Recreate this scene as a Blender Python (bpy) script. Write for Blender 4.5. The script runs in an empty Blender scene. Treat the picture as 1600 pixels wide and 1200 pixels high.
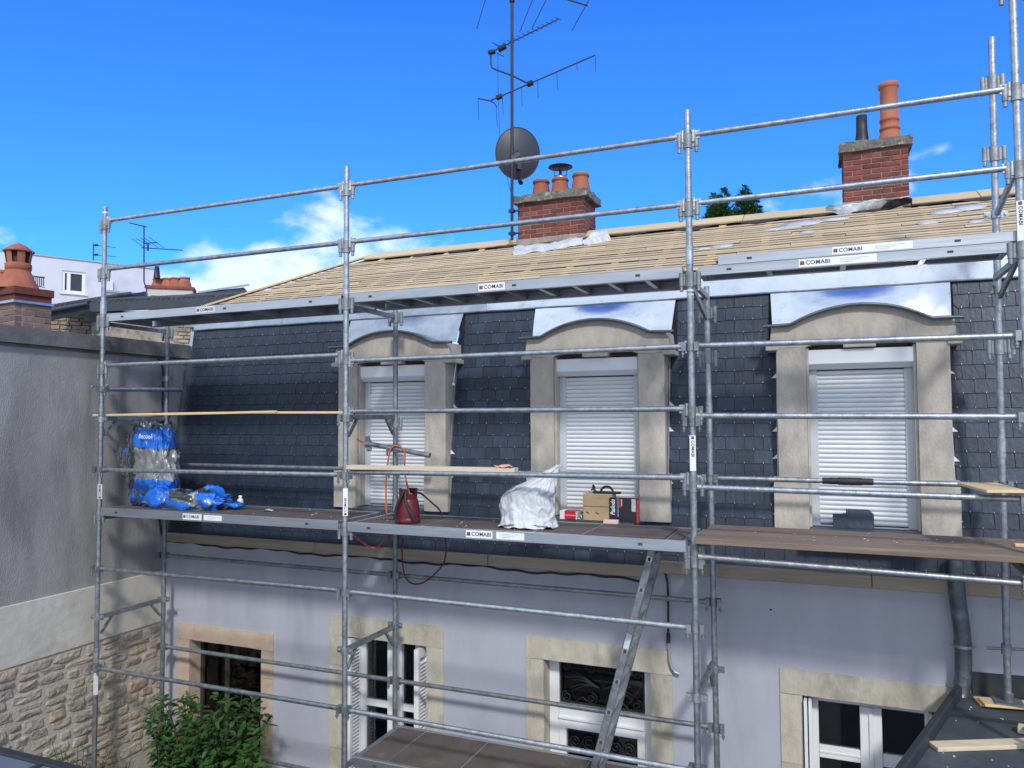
import bpy, bmesh, math, random
from mathutils import Vector, Matrix, noise
random.seed(7)
scene = bpy.context.scene
col = scene.collection
R = math.radians

# ------------------------------------------------------------------ camera
CAM = Vector((6.9031, -5.5896, 4.83)); YAW, PITCH, ROLL, FPX = 0.3934, 0.0455, -0.0055, 1183.04
fw = Vector((-math.sin(YAW)*math.cos(PITCH), math.cos(YAW)*math.cos(PITCH), math.sin(PITCH)))
r0 = Vector((math.cos(YAW), math.sin(YAW), 0)); u0 = r0.cross(fw)
rt = math.cos(ROLL)*r0 + math.sin(ROLL)*u0
up = -math.sin(ROLL)*r0 + math.cos(ROLL)*u0
cam = bpy.data.cameras.new('camera'); camo = bpy.data.objects.new('camera', cam); col.objects.link(camo)
camo.matrix_world = Matrix(((rt.x, up.x, -fw.x, CAM.x), (rt.y, up.y, -fw.y, CAM.y), (rt.z, up.z, -fw.z, CAM.z), (0, 0, 0, 1)))
cam.sensor_width = 36; cam.lens = FPX/1600*36; cam.clip_end = 2000; cam.clip_start = 0.05
scene.camera = camo

# ------------------------------------------------------------------ sky and sun
SUN_AZ, SUN_EL = R(28), R(38.5)          # azimuth from the facade normal (-Y) towards +X
sun_dir = Vector((math.sin(SUN_AZ)*math.cos(SUN_EL), -math.cos(SUN_AZ)*math.cos(SUN_EL), math.sin(SUN_EL)))
w = bpy.data.worlds.new('World'); scene.world = w; w.use_nodes = True
nt = w.node_tree; N = nt.nodes; L = nt.links; N.clear()
def wn(t, **k):
    n = N.new(t)
    for a, b in k.items(): setattr(n, a, b)
    return n
out = wn('ShaderNodeOutputWorld'); bg = wn('ShaderNodeBackground'); bg.inputs['Strength'].default_value = 0.1
sky = wn('ShaderNodeTexSky', sky_type='NISHITA', sun_disc=False, sun_elevation=SUN_EL, sun_rotation=R(180)-SUN_AZ)
sky.air_density = 1.0; sky.dust_density = 0.3; sky.ozone_density = 3.0; sky.altitude = 300
hsv = wn('ShaderNodeMixRGB', blend_type='MULTIPLY'); hsv.inputs[0].default_value = 1.0; hsv.inputs[2].default_value = (0.36, 1.12, 2.5, 1)   # the photo's deep blue
L.new(sky.outputs[0], hsv.inputs[1])
tc = wn('ShaderNodeTexCoord')
sep = wn('ShaderNodeSeparateXYZ'); L.new(tc.outputs['Generated'], sep.inputs[0])
def wmath(op, a, b=None, clamp=False):
    n = wn('ShaderNodeMath', operation=op, use_clamp=clamp)
    for i, s in enumerate((a, b)):
        if s is None: continue
        if isinstance(s, (int, float)): n.inputs[i].default_value = s
        else: L.new(s, n.inputs[i])
    return n.outputs[0]
CLOUD_AT = (-4.827, 0.457, -1.056)
# low cumulus: noise over the direction, stretched along the horizon, denser near it
mp = wn('ShaderNodeMapping'); mp.inputs['Scale'].default_value = (1, 1, 1.7); mp.inputs['Location'].default_value = CLOUD_AT
L.new(tc.outputs['Generated'], mp.inputs[0])
n1 = wn('ShaderNodeTexNoise'); n1.inputs['Scale'].default_value = 4.6; n1.inputs['Detail'].default_value = 9; n1.inputs['Roughness'].default_value = 0.55
L.new(mp.outputs[0], n1.inputs['Vector'])
cov = wn('ShaderNodeMapRange'); cov.inputs['From Min'].default_value = 0.05; cov.inputs['From Max'].default_value = 0.42
cov.inputs['To Min'].default_value = 0.232; cov.inputs['To Max'].default_value = -0.26; L.new(sep.outputs[2], cov.inputs['Value'])
dens = wmath('ADD', n1.outputs[0], cov.outputs[0])
mr = wn('ShaderNodeMapRange', interpolation_type='SMOOTHSTEP'); mr.inputs['From Min'].default_value = 0.55; mr.inputs['From Max'].default_value = 0.68
L.new(dens, mr.inputs['Value'])
# higher broken cloud sheet (what the zinc mirrors)
den = wmath('MAXIMUM', sep.outputs[2], 0.05)
cx = wmath('DIVIDE', sep.outputs[0], den); cy = wmath('DIVIDE', sep.outputs[1], den)
cmb = wn('ShaderNodeCombineXYZ'); L.new(cx, cmb.inputs[0]); L.new(cy, cmb.inputs[1]); cmb.inputs[2].default_value = 1.7
n2 = wn('ShaderNodeTexNoise'); n2.inputs['Scale'].default_value = 0.9; n2.inputs['Detail'].default_value = 7; n2.inputs['Roughness'].default_value = 0.5
L.new(cmb.outputs[0], n2.inputs['Vector'])
big = wn('ShaderNodeMapRange'); big.inputs['From Min'].default_value = 0.40; big.inputs['From Max'].default_value = -0.15   # the sheet lies on the sun's side of the sky
big.inputs['To Min'].default_value = -0.5; big.inputs['To Max'].default_value = 0.30; L.new(sep.outputs[1], big.inputs['Value'])
d2 = wmath('ADD', n2.outputs[0], big.outputs[0])
mr2 = wn('ShaderNodeMapRange', interpolation_type='SMOOTHSTEP'); mr2.inputs['From Min'].default_value = 0.52; mr2.inputs['From Max'].default_value = 0.72
L.new(d2, mr2.inputs['Value'])
mask = wmath('MAXIMUM', mr.outputs[0], mr2.outputs[0])
n3 = wn('ShaderNodeTexNoise'); n3.inputs['Scale'].default_value = 6; n3.inputs['Detail'].default_value = 6; L.new(mp.outputs[0], n3.inputs['Vector'])
cr = wn('ShaderNodeMixRGB'); cr.inputs[1].default_value = (6.4, 7.9, 10.2, 1); cr.inputs[2].default_value = (9.6, 10.4, 11.6, 1); L.new(n3.outputs[0], cr.inputs[0])
mx = wn('ShaderNodeMixRGB'); L.new(mask, mx.inputs[0]); L.new(hsv.outputs[0], mx.inputs[1]); L.new(cr.outputs[0], mx.inputs[2])
L.new(mx.outputs[0], bg.inputs[0]); L.new(bg.outputs[0], out.inputs[0])
sl = bpy.data.lights.new('sun', 'SUN'); sl.energy = 2.1; sl.angle = R(6); sl.color = (1.0, 0.975, 0.93)
so = bpy.data.objects.new('sun', sl); col.objects.link(so); so.rotation_euler = (-sun_dir).to_track_quat('-Z', 'Y').to_euler()
so.location = (9, -8, 12)
vs = scene.view_settings; vs.view_transform = 'Standard'; vs.look = 'None'; vs.exposure = 0.24; vs.gamma = 1.0; vs.use_curve_mapping = False

# ------------------------------------------------------------------ measuring helpers (pixel of the 1600x1200 photo -> point on a real plane)
def ray(u, v): return fw + rt*((u-800)/FPX) + up*((600-v)/FPX)
def onY(u, v, Y): r = ray(u, v); return CAM + r*((Y-CAM.y)/r.y)
def onX(u, v, X): r = ray(u, v); return CAM + r*((X-CAM.x)/r.x)
def onZ(u, v, Z): r = ray(u, v); return CAM + r*((Z-CAM.z)/r.z)
def at(u, v, d): return CAM + ray(u, v)*d

# ------------------------------------------------------------------ materials
MAT = {}
def mat(name, c1, c2=None, scale=8, rough=0.7, metal=0.0, bump=0.0, bscale=None, rnd=0.0, detail=6, stretch=(1, 1, 1), c3=None, s3=1.5,
        t3=(0.5, 0.7), rvar=0.0, spec=0.5, coat=0.0, contrast=(0.3, 0.7), sheen=0.0, bdist=0.01, hue_rnd=None):
    m = bpy.data.materials.new(name); m.use_nodes = True; MAT[name] = m
    t = m.node_tree; n = t.nodes; l = t.links; p = n['Principled BSDF']
    p.inputs['Roughness'].default_value = rough; p.inputs['Metallic'].default_value = metal; p.inputs['Specular IOR Level'].default_value = spec
    p.inputs['Coat Weight'].default_value = coat
    if c2 is None: c2 = c1
    co = n.new('ShaderNodeTexCoord'); mpp = n.new('ShaderNodeMapping'); mpp.inputs['Scale'].default_value = stretch
    l.new(co.outputs['Object'], mpp.inputs[0])
    vec = mpp.outputs[0]
    oi = n.new('ShaderNodeObjectInfo')
    if rnd or hue_rnd:      # every object its own piece of the pattern
        vm = n.new('ShaderNodeVectorMath'); vm.operation = 'ADD'; l.new(vec, vm.inputs[0])
        mu = n.new('ShaderNodeMath'); mu.operation = 'MULTIPLY'; mu.inputs[1].default_value = 37.0; l.new(oi.outputs['Random'], mu.inputs[0])
        l.new(mu.outputs[0], vm.inputs[1]); vec = vm.outputs[0]
    nz = n.new('ShaderNodeTexNoise'); nz.inputs['Scale'].default_value = scale; nz.inputs['Detail'].default_value = detail; nz.inputs['Roughness'].default_value = 0.6
    l.new(vec, nz.inputs['Vector'])
    mrg = n.new('ShaderNodeMapRange'); mrg.inputs['From Min'].default_value = contrast[0]; mrg.inputs['From Max'].default_value = contrast[1]; l.new(nz.outputs[0], mrg.inputs['Value'])
    mi = n.new('ShaderNodeMixRGB'); mi.inputs[1].default_value = (*c1, 1); mi.inputs[2].default_value = (*c2, 1); l.new(mrg.outputs[0], mi.inputs[0])
    res = mi.outputs[0]
    if c3:
        nb = n.new('ShaderNodeTexNoise'); nb.inputs['Scale'].default_value = s3; nb.inputs['Detail'].default_value = 5; nb.inputs['Roughness'].default_value = 0.65; l.new(vec, nb.inputs['Vector'])
        m2 = n.new('ShaderNodeMapRange'); m2.inputs['From Min'].default_value = t3[0]; m2.inputs['From Max'].default_value = t3[1]; l.new(nb.outputs[0], m2.inputs['Value'])
        mj = n.new('ShaderNodeMixRGB'); l.new(m2.outputs[0], mj.inputs[0]); l.new(res, mj.inputs[1]); mj.inputs[2].default_value = (*c3, 1); res = mj.outputs[0]
    if hue_rnd:
        mk = n.new('ShaderNodeMixRGB'); mk.inputs[2].default_value = (*hue_rnd, 1); l.new(res, mk.inputs[1])
        ra = n.new('ShaderNodeMapRange'); ra.inputs['From Min'].default_value = 0.55; ra.inputs['To Max'].default_value = 0.9; l.new(oi.outputs['Random'], ra.inputs['Value'])
        l.new(ra.outputs[0], mk.inputs[0]); res = mk.outputs[0]
    if rnd:
        hs = n.new('ShaderNodeHueSaturation'); ra = n.new('ShaderNodeMapRange'); ra.inputs['To Min'].default_value = 1-rnd; ra.inputs['To Max'].default_value = 1+rnd
        fr = n.new('ShaderNodeMath'); fr.operation = 'FRACT'; m7 = n.new('ShaderNodeMath'); m7.operation = 'MULTIPLY'; m7.inputs[1].default_value = 7.31
        l.new(oi.outputs['Random'], m7.inputs[0]); l.new(m7.outputs[0], fr.inputs[0]); l.new(fr.outputs[0], ra.inputs['Value'])
        l.new(ra.outputs[0], hs.inputs['Value']); l.new(res, hs.inputs['Color']); res = hs.outputs[0]
    l.new(res, p.inputs['Base Color'])
    if rvar:
        rr = n.new('ShaderNodeMapRange'); rr.inputs['To Min'].default_value = max(0.02, rough-rvar); rr.inputs['To Max'].default_value = min(1, rough+rvar)
        l.new(nz.outputs[0], rr.inputs['Value']); l.new(rr.outputs[0], p.inputs['Roughness'])
    if bump:
        nb2 = n.new('ShaderNodeTexNoise'); nb2.inputs['Scale'].default_value = bscale or scale*4; nb2.inputs['Detail'].default_value = 5; l.new(vec, nb2.inputs['Vector'])
        bp = n.new('ShaderNodeBump'); bp.inputs['Strength'].default_value = bump; bp.inputs['Distance'].default_value = bdist; l.new(nb2.outputs[0], bp.inputs['Height'])
        l.new(bp.outputs[0], p.inputs['Normal'])
    return m

mat('galvanised', (.25, .28, .31), (.50, .53, .56), 20, .42, .8, .2, 60, rnd=.14, c3=(.62, .63, .63), s3=26, t3=(.63, .70), rvar=.15, detail=9)
mat('galvanised_dull', (.19, .21, .23), (.35, .37, .39), 18, .55, .7, .2, 50, rnd=.12, c3=(.14, .13, .12), s3=6, t3=(.5, .8), rvar=.1)
mat('aluminium', (.38, .41, .45), (.52, .55, .59), 6, .38, .8, .08, 40, stretch=(.4, 2, 6), rnd=.06, c3=(.22, .23, .24), s3=3, t3=(.55, .85), rvar=.1)
mat('zinc_new', (.66, .70, .75), (.78, .81, .85), 3, .20, 1.0, .22, 2.2, rvar=.07, bdist=.02, c3=(.58, .61, .66), s3=7, t3=(.55, .7))
mat('zinc_worn', (.34, .38, .44), (.50, .54, .60), 7, .33, .95, .1, 5, c3=(.62, .66, .72), s3=9, t3=(.58, .75), rvar=.1)
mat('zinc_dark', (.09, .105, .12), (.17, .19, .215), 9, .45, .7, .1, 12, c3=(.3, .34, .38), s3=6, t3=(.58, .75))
mat('slate', (.017, .027, .048), (.031, .046, .075), 9, .48, 0, .35, 35, rnd=.30, rvar=.10, spec=.45, c3=(.085, .098, .12), s3=26, t3=(.67, .82), stretch=(1, 1, .5))
mat('slate_back', (.012, .013, .016), rough=.9)
mat('hook_steel', (.62, .64, .66), rough=.3, metal=.9)
mat('render_lavender', (.385, .395, .458), (.45, .46, .525), 1.7, .9, 0, .4, 120, c3=(.345, .35, .40), s3=2.2, t3=(.54, .8), bdist=.003, stretch=(1.5, 1, .45), detail=11)
mat('roughcast_grey', (.24, .232, .225), (.36, .35, .34), 2.6, .95, 0, .9, 110, c3=(.19, .185, .18), s3=1.7, t3=(.5, .66), stretch=(1, 1, .28), bdist=.007, detail=10)
mat('render_cream', (.485, .455, .40), (.60, .57, .51), 2.2, .9, 0, .6, 12, c3=(.40, .375, .33), s3=2.6, t3=(.54, .75), bdist=.010, detail=11)
mat('coping_grey', (.10, .10, .10), (.17, .165, .16), 5, .9, 0, .5, 30, c3=(.07, .075, .07), s3=2, t3=(.5, .7))
mat('mortar', (.45, .41, .355), (.55, .505, .445), 6, .95, 0, .8, 45, c3=(.38, .34, .29), s3=2.5, t3=(.5, .75))
mat('rubble', (.31, .275, .22), (.44, .395, .32), 9, .95, 0, 1.0, 22, rnd=.16, c3=(.47, .43, .365), s3=6, t3=(.52, .7), hue_rnd=(.40, .29, .205), bdist=.02)
mat('sandstone', (.40, .36, .31), (.53, .485, .43), 11, .95, 0, .8, 80, rnd=.08, c3=(.30, .275, .245), s3=3.6, t3=(.5, .72), stretch=(1, 1, .5), bdist=.005, detail=11)
mat('sandstone_pale', (.43, .39, .315), (.57, .53, .45), 9, .95, 0, .9, 45, rnd=.07, c3=(.31, .28, .235), s3=4.2, t3=(.52, .70), stretch=(1, 1, .5), bdist=.006, detail=11)
mat('sandstone_pink', (.48, .36, .265), (.59, .47, .37), 8, .95, 0, .8, 45, rnd=.06, c3=(.36, .28, .215), s3=4, t3=(.52, .7), bdist=.005, detail=10)
mat('white_lacquer', (.66, .68, .70), (.74, .75, .77), 3, .35, 0, spec=.5)
mat('shutter_white', (.68, .70, .73), (.75, .77, .80), 2, .38, 0, rnd=.03)
mat('shutter_grey', (.50, .53, .57), (.56, .59, .63), 2, .4, 0)
mat('pvc_white', (.76, .77, .78), (.82, .82, .83), 2, .3, 0)
mat('lath_wood', (.48, .37, .225), (.60, .475, .305), 5, .75, 0, .2, 40, rnd=.14, stretch=(.25, 6, 6), c3=(.44, .40, .35), s3=1.6, t3=(.55, .75))
mat('rafter_wood', (.56, .37, .17), (.64, .45, .23), 5, .7, 0, .1, 40)
mat('ridge_wood', (.50, .38, .22), (.60, .47, .29), 4, .75, 0, .2, 40, stretch=(.2, 4, 4), rnd=.08)
mat('underlay_dark', (.05, .04, .03), (.085, .068, .052), 5, .95)
mat('felt_black', (.022, .018, .018), (.05, .04, .04), 14, .85, 0, .5, 30)
mat('plastic_grey', (.42, .44, .48), (.62, .64, .68), 9, .3, 0, .6, 14, bdist=.03)
mat('new_wood', (.62, .45, .22), (.74, .57, .33), 4, .65, 0, .15, 50, stretch=(.3, 5, 5), c3=(.55, .40, .22), s3=4, t3=(.55, .7))
mat('pale_wood', (.55, .45, .32), (.68, .57, .42), 4, .75, 0, .2, 50, stretch=(.3, 5, 5), c3=(.42, .33, .22), s3=5, t3=(.55, .75))
mat('old_plank', (.17, .125, .095), (.27, .205, .16), 5, .85, 0, .5, 50, stretch=(.3, 7, 7), rnd=.15, c3=(.34, .27, .21), s3=4, t3=(.6, .75))
mat('deck_ply', (.085, .068, .062), (.13, .105, .095), 4, .75, 0, .4, 130, c3=(.19, .16, .145), s3=3.5, t3=(.56, .8), bdist=.003)
mat('brick_red', (.15, .038, .029), (.225, .062, .045), 12, .9, 0, .6, 60, rnd=.32, c3=(.09, .045, .04), s3=8, t3=(.5, .7), bdist=.006)
mat('brick_brown', (.15, .095, .075), (.22, .14, .11), 12, .9, 0, .6, 50, rnd=.25, c3=(.12, .09, .075), s3=6, t3=(.5, .7), bdist=.006)
mat('brick_mortar', (.17, .135, .12), (.29, .24, .21), 14, .95, 0, .6, 50)
mat('cement_lichen', (.10, .095, .085), (.21, .20, .18), 16, .95, 0, 1.0, 30, c3=(.33, .33, .28), s3=14, t3=(.58, .68), bdist=.02)
mat('cement_base', (.24, .20, .17), (.34, .29, .25), 12, .95, 0, .8, 30, c3=(.16, .12, .10), s3=8, t3=(.5, .7), bdist=.01)
mat('terracotta', (.30, .088, .048), (.39, .135, .078), 7, .8, 0, .25, 40, rnd=.12, c3=(.19, .08, .055), s3=4, t3=(.55, .75), stretch=(1, 1, .5))
mat('black_metal', (.02, .02, .022), (.035, .035, .04), 8, .5, .3)
mat('antenna_metal', (.03, .03, .045), (.05, .05, .07), 8, .55, .5)
mat('dish_grey', (.038, .040, .052), (.055, .058, .07), 4, .5, .2)
mat('lead_strip', (.36, .38, .41), (.5, .52, .55), 9, .5, .6)
mat('black_rubber', (.015, .015, .017), (.03, .03, .032), 8, .6)
mat('hose_orange', (.52, .095, .04), (.60, .13, .06), 8, .5)
mat('hose_dark', (.12, .025, .02), rough=.5)
mat('gas_red', (.085, .007, .014), (.13, .012, .022), 7, .42, 0, .1, 30, c3=(.12, .03, .03), s3=9, t3=(.6, .8))
mat('sack_white', (.50, .515, .55), (.62, .635, .66), 5, .55, 0, .3, 220, bdist=.002)
mat('cardboard', (.42, .29, .165), (.50, .36, .22), 4, .85, 0, .1, 60, c3=(.36, .24, .13), s3=5, t3=(.55, .75))
mat('box_black', (.015, .017, .022), (.025, .028, .034), 4, .4)
mat('box_red', (.48, .02, .035), (.55, .03, .045), 5, .45)
mat('box_blue', (.03, .06, .22), rough=.4)
mat('print_white', (.78, .78, .78), rough=.5)
mat('print_grey', (.40, .44, .47), (.62, .66, .68), 30, .5)
mat('print_ink', (.018, .020, .045), rough=.5)
mat('print_red', (.50, .04, .03), rough=.5)
mat('sticker_faded', (.50, .52, .55), (.64, .66, .68), 24, .5)
mat('pinkish_card', (.66, .42, .36), (.74, .58, .53), 9, .6)
mat('rag_pink', (.58, .24, .20), (.70, .44, .39), 22, .9)
mat('bottle_white', (.62, .66, .66), (.72, .76, .75), 6, .35)
mat('blue_film', (.01, .13, .62), (.02, .21, .80), 5, .22, 0, .5, 16, coat=.4, bdist=.02)
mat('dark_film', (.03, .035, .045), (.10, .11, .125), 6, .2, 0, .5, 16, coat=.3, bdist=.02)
mat('silver_film', (.24, .25, .25), (.40, .41, .40), 6, .22, .2, .7, 12, coat=.3, bdist=.03)
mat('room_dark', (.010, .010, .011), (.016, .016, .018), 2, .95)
mat('room_brown', (.05, .032, .022), (.075, .05, .034), 3, .8)
mat('door_brown', (.030, .024, .022), (.05, .04, .036), 5, .5)
mat('membrane', (.040, .050, .060), (.062, .074, .086), 4, .7, 0, .4, 90, c3=(.085, .10, .115), s3=2.5, t3=(.52, .75), bdist=.003)
mat('membrane_edge', (.022, .026, .030), (.036, .042, .048), 5, .6)
mat('roof_slab', (.115, .135, .185), (.15, .17, .22), 3, .55, 0, .1, 30)
mat('courtyard', (.22, .21, .20), (.30, .29, .275), 3, .95, 0, .5, 40)
mat('far_white', (.60, .60, .64), (.66, .66, .70), .6, .9, 0, 0, c3=(.52, .51, .57), s3=.5)
mat('far_cream', (.52, .50, .45), rough=.9)
mat('tile_dark', (.045, .045, .046), (.10, .10, .10), 6, .9, 0, .4, 20, rnd=.2)
mat('fascia_dark', (.035, .042, .055), (.055, .064, .08), 3, .5)
mat('far_stone', (.28, .23, .17), (.42, .36, .27), 8, .95, 0, .6, 10, rnd=.2, c3=(.17, .14, .11), s3=5, t3=(.5, .65))
mat('bark', (.07, .05, .035), (.12, .09, .065), 12, .95, 0, .6, 30)
mat('wood_cornice', (.26, .22, .165), (.36, .31, .24), 5, .85, 0, .3, 40, stretch=(.3, 4, 4), c3=(.36, .30, .22), s3=3, t3=(.55, .75))
mat('debris', (.45, .44, .42), (.6, .58, .55), 20, .8)
def leafmat(name, c1, c2, rough=.42):
    m = mat(name, c1, c2, 9, rough, contrast=(.35, .65)); p = m.node_tree.nodes['Principled BSDF']
    p.inputs['Transmission Weight'].default_value = 0.0; p.inputs['Subsurface Weight'].default_value = 0.0
    t = m.node_tree; tr = t.nodes.new('ShaderNodeBsdfTranslucent'); tr.inputs[0].default_value = (c2[0]*1.4, c2[1]*1.5, c2[2]*.8, 1)
    ms = t.nodes.new('ShaderNodeMixShader'); ms.inputs[0].default_value = .22
    o = t.nodes['Material Output']; t.links.new(p.outputs[0], ms.inputs[1]); t.links.new(tr.outputs[0], ms.inputs[2]); t.links.new(ms.outputs[0], o.inputs[0])
leafmat('leaf', (.026, .085, .022), (.065, .165, .042))
leafmat('leaf_light', (.05, .11, .03), (.11, .17, .05))
leafmat('leaf_tree', (.026, .085, .022), (.065, .15, .04), .6)
def glassmat(name, tint, rough=.02, trans=.75):
    m = bpy.data.materials.new(name); m.use_nodes = True; MAT[name] = m; t = m.node_tree; t.nodes.clear()
    o = t.nodes.new('ShaderNodeOutputMaterial'); a = t.nodes.new('ShaderNodeBsdfTransparent'); a.inputs[0].default_value = (*tint, 1)
    g = t.nodes.new('ShaderNodeBsdfGlossy'); g.inputs['Roughness'].default_value = rough
    f = t.nodes.new('ShaderNodeFresnel'); f.inputs[0].default_value = 1.5
    s = t.nodes.new('ShaderNodeMixShader'); t.links.new(f.outputs[0], s.inputs[0]); t.links.new(a.outputs[0], s.inputs[1]); t.links.new(g.outputs[0], s.inputs[2]); t.links.new(s.outputs[0], o.inputs[0])
glassmat('pane_glass', (.82, .86, .88))
def filmmat():
    m = bpy.data.materials.new('clear_film'); m.use_nodes = True; MAT['clear_film'] = m; t = m.node_tree; t.nodes.clear()
    o = t.nodes.new('ShaderNodeOutputMaterial'); a = t.nodes.new('ShaderNodeBsdfTransparent'); a.inputs[0].default_value = (.93, .94, .95, 1)
    p = t.nodes.new('ShaderNodeBsdfPrincipled'); p.inputs['Base Color'].default_value = (.5, .52, .55, 1); p.inputs['Roughness'].default_value = .15
    b = t.nodes.new('ShaderNodeBump'); nz = t.nodes.new('ShaderNodeTexNoise'); nz.inputs['Scale'].default_value = 14; nz.inputs['Detail'].default_value = 4
    b.inputs['Strength'].default_value = .8; b.inputs['Distance'].default_value = .03; t.links.new(nz.outputs[0], b.inputs['Height']); t.links.new(b.outputs[0], p.inputs['Normal'])
    f = t.nodes.new('ShaderNodeLayerWeight'); f.inputs[0].default_value = .16; t.links.new(b.outputs[0], f.inputs['Normal'])
    s = t.nodes.new('ShaderNodeMixShader'); t.links.new(f.outputs['Fresnel'], s.inputs[0]); t.links.new(a.outputs[0], s.inputs[1]); t.links.new(p.outputs[0], s.inputs[2]); t.links.new(s.outputs[0], o.inputs[0])
filmmat()

# ------------------------------------------------------------------ mesh helpers
class MB:
    def __init__(s): s.v = []; s.f = []; s.m = []; s.sm = []; s.cur = 0; s.smooth = False
    def _add(s, vs, fs, smooth=None):
        b = len(s.v); s.v += [tuple(x) for x in vs]
        for f in fs: s.f.append(tuple(b+i for i in f)); s.m.append(s.cur); s.sm.append(s.smooth if smooth is None else smooth)
        return s
    def box(s, x0, x1, y0, y1, z0, z1):
        return s._add([(x, y, z) for z in (z0, z1) for y in (y0, y1) for x in (x0, x1)],
                      [(0, 2, 3, 1), (4, 5, 7, 6), (0, 1, 5, 4), (2, 6, 7, 3), (0, 4, 6, 2), (1, 3, 7, 5)], False)
    def bar(s, p0, p1, a, b, upv=(0, 0, 1)):       # rectangular bar between two points, a wide (side), b tall (up)
        p0 = Vector(p0); p1 = Vector(p1); d = (p1-p0).normalized(); sd = d.cross(Vector(upv)).normalized(); u = sd.cross(d)
        vs = [p+sd*(i*a/2)+u*(j*b/2) for p in (p0, p1) for j in (-1, 1) for i in (-1, 1)]
        return s._add(vs, [(0, 2, 3, 1), (4, 5, 7, 6), (0, 1, 5, 4), (2, 6, 7, 3), (0, 4, 6, 2), (1, 3, 7, 5)], False)
    def tube(s, p0, p1, r, n=12, r1=None, caps=True):
        p0 = Vector(p0); p1 = Vector(p1); d = (p1-p0).normalized(); a = d.orthogonal().normalized(); b = d.cross(a)
        r1 = r if r1 is None else r1
        vs = [p+(a*math.cos(2*math.pi*i/n)+b*math.sin(2*math.pi*i/n))*rr for p, rr in ((p0, r), (p1, r1)) for i in range(n)]
        s._add(vs, [(i, (i+1) % n, n+(i+1) % n, n+i) for i in range(n)], True)
        if caps: s._add(vs[:n], [tuple(range(n))[::-1]], False); s._add(vs[n:], [tuple(range(n))], False)
        return s
    def path(s, pts, r, n=8, closed=False):
        pts = [Vector(p) for p in pts]; rings = []; prev = None
        for i, p in enumerate(pts):
            d = (pts[min(i+1, len(pts)-1)]-pts[max(i-1, 0)]).normalized()
            if prev is None: a = d.orthogonal().normalized()
            else: a = (prev-d*prev.dot(d)).normalized()
            prev = a; b = d.cross(a)
            rr = r[i] if isinstance(r, (list, tuple)) else r
            rings += [p+(a*math.cos(2*math.pi*k/n)+b*math.sin(2*math.pi*k/n))*rr for k in range(n)]
        fs = [(j*n+i, j*n+(i+1) % n, (j+1)*n+(i+1) % n, (j+1)*n+i) for j in range(len(pts)-1) for i in range(n)]
        s._add(rings, fs, True); s._add(rings[:n], [tuple(range(n))[::-1]], False); s._add(rings[-n:], [tuple(range(n))], False)
        return s
    def lathe(s, prof, c=(0, 0, 0), n=24, sq=(1, 1), smooth=True):
        c = Vector(c); vs = [c+Vector((r*math.cos(2*math.pi*i/n)*sq[0], r*math.sin(2*math.pi*i/n)*sq[1], z)) for r, z in prof for i in range(n)]
        fs = [(j*n+i, j*n+(i+1) % n, (j+1)*n+(i+1) % n, (j+1)*n+i) for j in range(len(prof)-1) for i in range(n)]
        return s._add(vs, fs, smooth)
    def quad(s, a, b, c, d): return s._add([a, b, c, d], [(0, 1, 2, 3)], False)
    def prism(s, poly, y0, y1):      # polygon in (x,z) extruded along y
        n = len(poly); vs = [(x, y, z) for y in (y0, y1) for x, z in poly]
        return s._add(vs, [tuple(range(n)), tuple(range(2*n-1, n-1, -1))]+[(i, n+i, n+(i+1) % n, (i+1) % n) for i in range(n)], False)
    def prismx(s, poly, x0, x1):     # polygon in (y,z) extruded along x
        n = len(poly); vs = [(x, y, z) for x in (x0, x1) for y, z in poly]
        return s._add(vs, [tuple(range(n))[::-1], tuple(range(n, 2*n))]+[(i, (i+1) % n, n+(i+1) % n, n+i) for i in range(n)], False)
    def prismz(s, poly, z0, z1):
        n = len(poly); vs = [(x, y, z) for z in (z0, z1) for x, y in poly]
        return s._add(vs, [tuple(range(n))[::-1], tuple(range(n, 2*n))]+[(i, (i+1) % n, n+(i+1) % n, n+i) for i in range(n)], False)
    def grid(s, fn, nu, nv, closeu=False):
        vs = [fn(i/(nu if closeu else nu-1), j/(nv-1)) for j in range(nv) for i in range(nu)]
        fs = [(j*nu+i, j*nu+(i+1) % nu, (j+1)*nu+(i+1) % nu, (j+1)*nu+i) for j in range(nv-1) for i in range(nu if closeu else nu-1)]
        return s._add(vs, fs, True)
    def mesh(s, name, mats, bevel=0, recalc=True):
        me = bpy.data.meshes.new(name); me.from_pydata(s.v, [], s.f)
        for m in (mats if isinstance(mats, (list, tuple)) else [mats]): me.materials.append(MAT[m])
        me.polygons.foreach_set('material_index', s.m); me.polygons.foreach_set('use_smooth', s.sm)
        bm = bmesh.new(); bm.from_mesh(me)
        if recalc: bmesh.ops.recalc_face_normals(bm, faces=bm.faces)
        if bevel:
            es = [e for e in bm.edges if len(e.link_faces) == 2 and e.calc_face_angle(0) > .6]
            bmesh.ops.bevel(bm, geom=es, offset=bevel, segments=1, affect='EDGES', clamp_overlap=True)
        bm.to_mesh(me); bm.free(); me.update()
        return me
    def build(s, name, mats, parent=None, bevel=0, recalc=True):
        return link(name, s.mesh(name, mats, bevel, recalc), parent)
def link(name, data, parent=None, loc=None, rot=None, scale=None):
    o = bpy.data.objects.new(name, data); col.objects.link(o)
    if loc is not None: o.location = loc
    if rot is not None: o.rotation_euler = rot
    if scale is not None: o.scale = scale
    if parent is not None:
        o.parent = parent
        root = parent
        off = Vector((0, 0, 0))
        while root is not None:
            if root.type == 'EMPTY': off += root.location
            root = root.parent
        o.matrix_parent_inverse = Matrix.Translation(-off) if parent.type == 'EMPTY' else Matrix.Identity(4)
    return o
def tag(o, label, cat, group=None):
    o['label'] = label; o['category'] = cat
    if group: o['group'] = group
    return o
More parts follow.
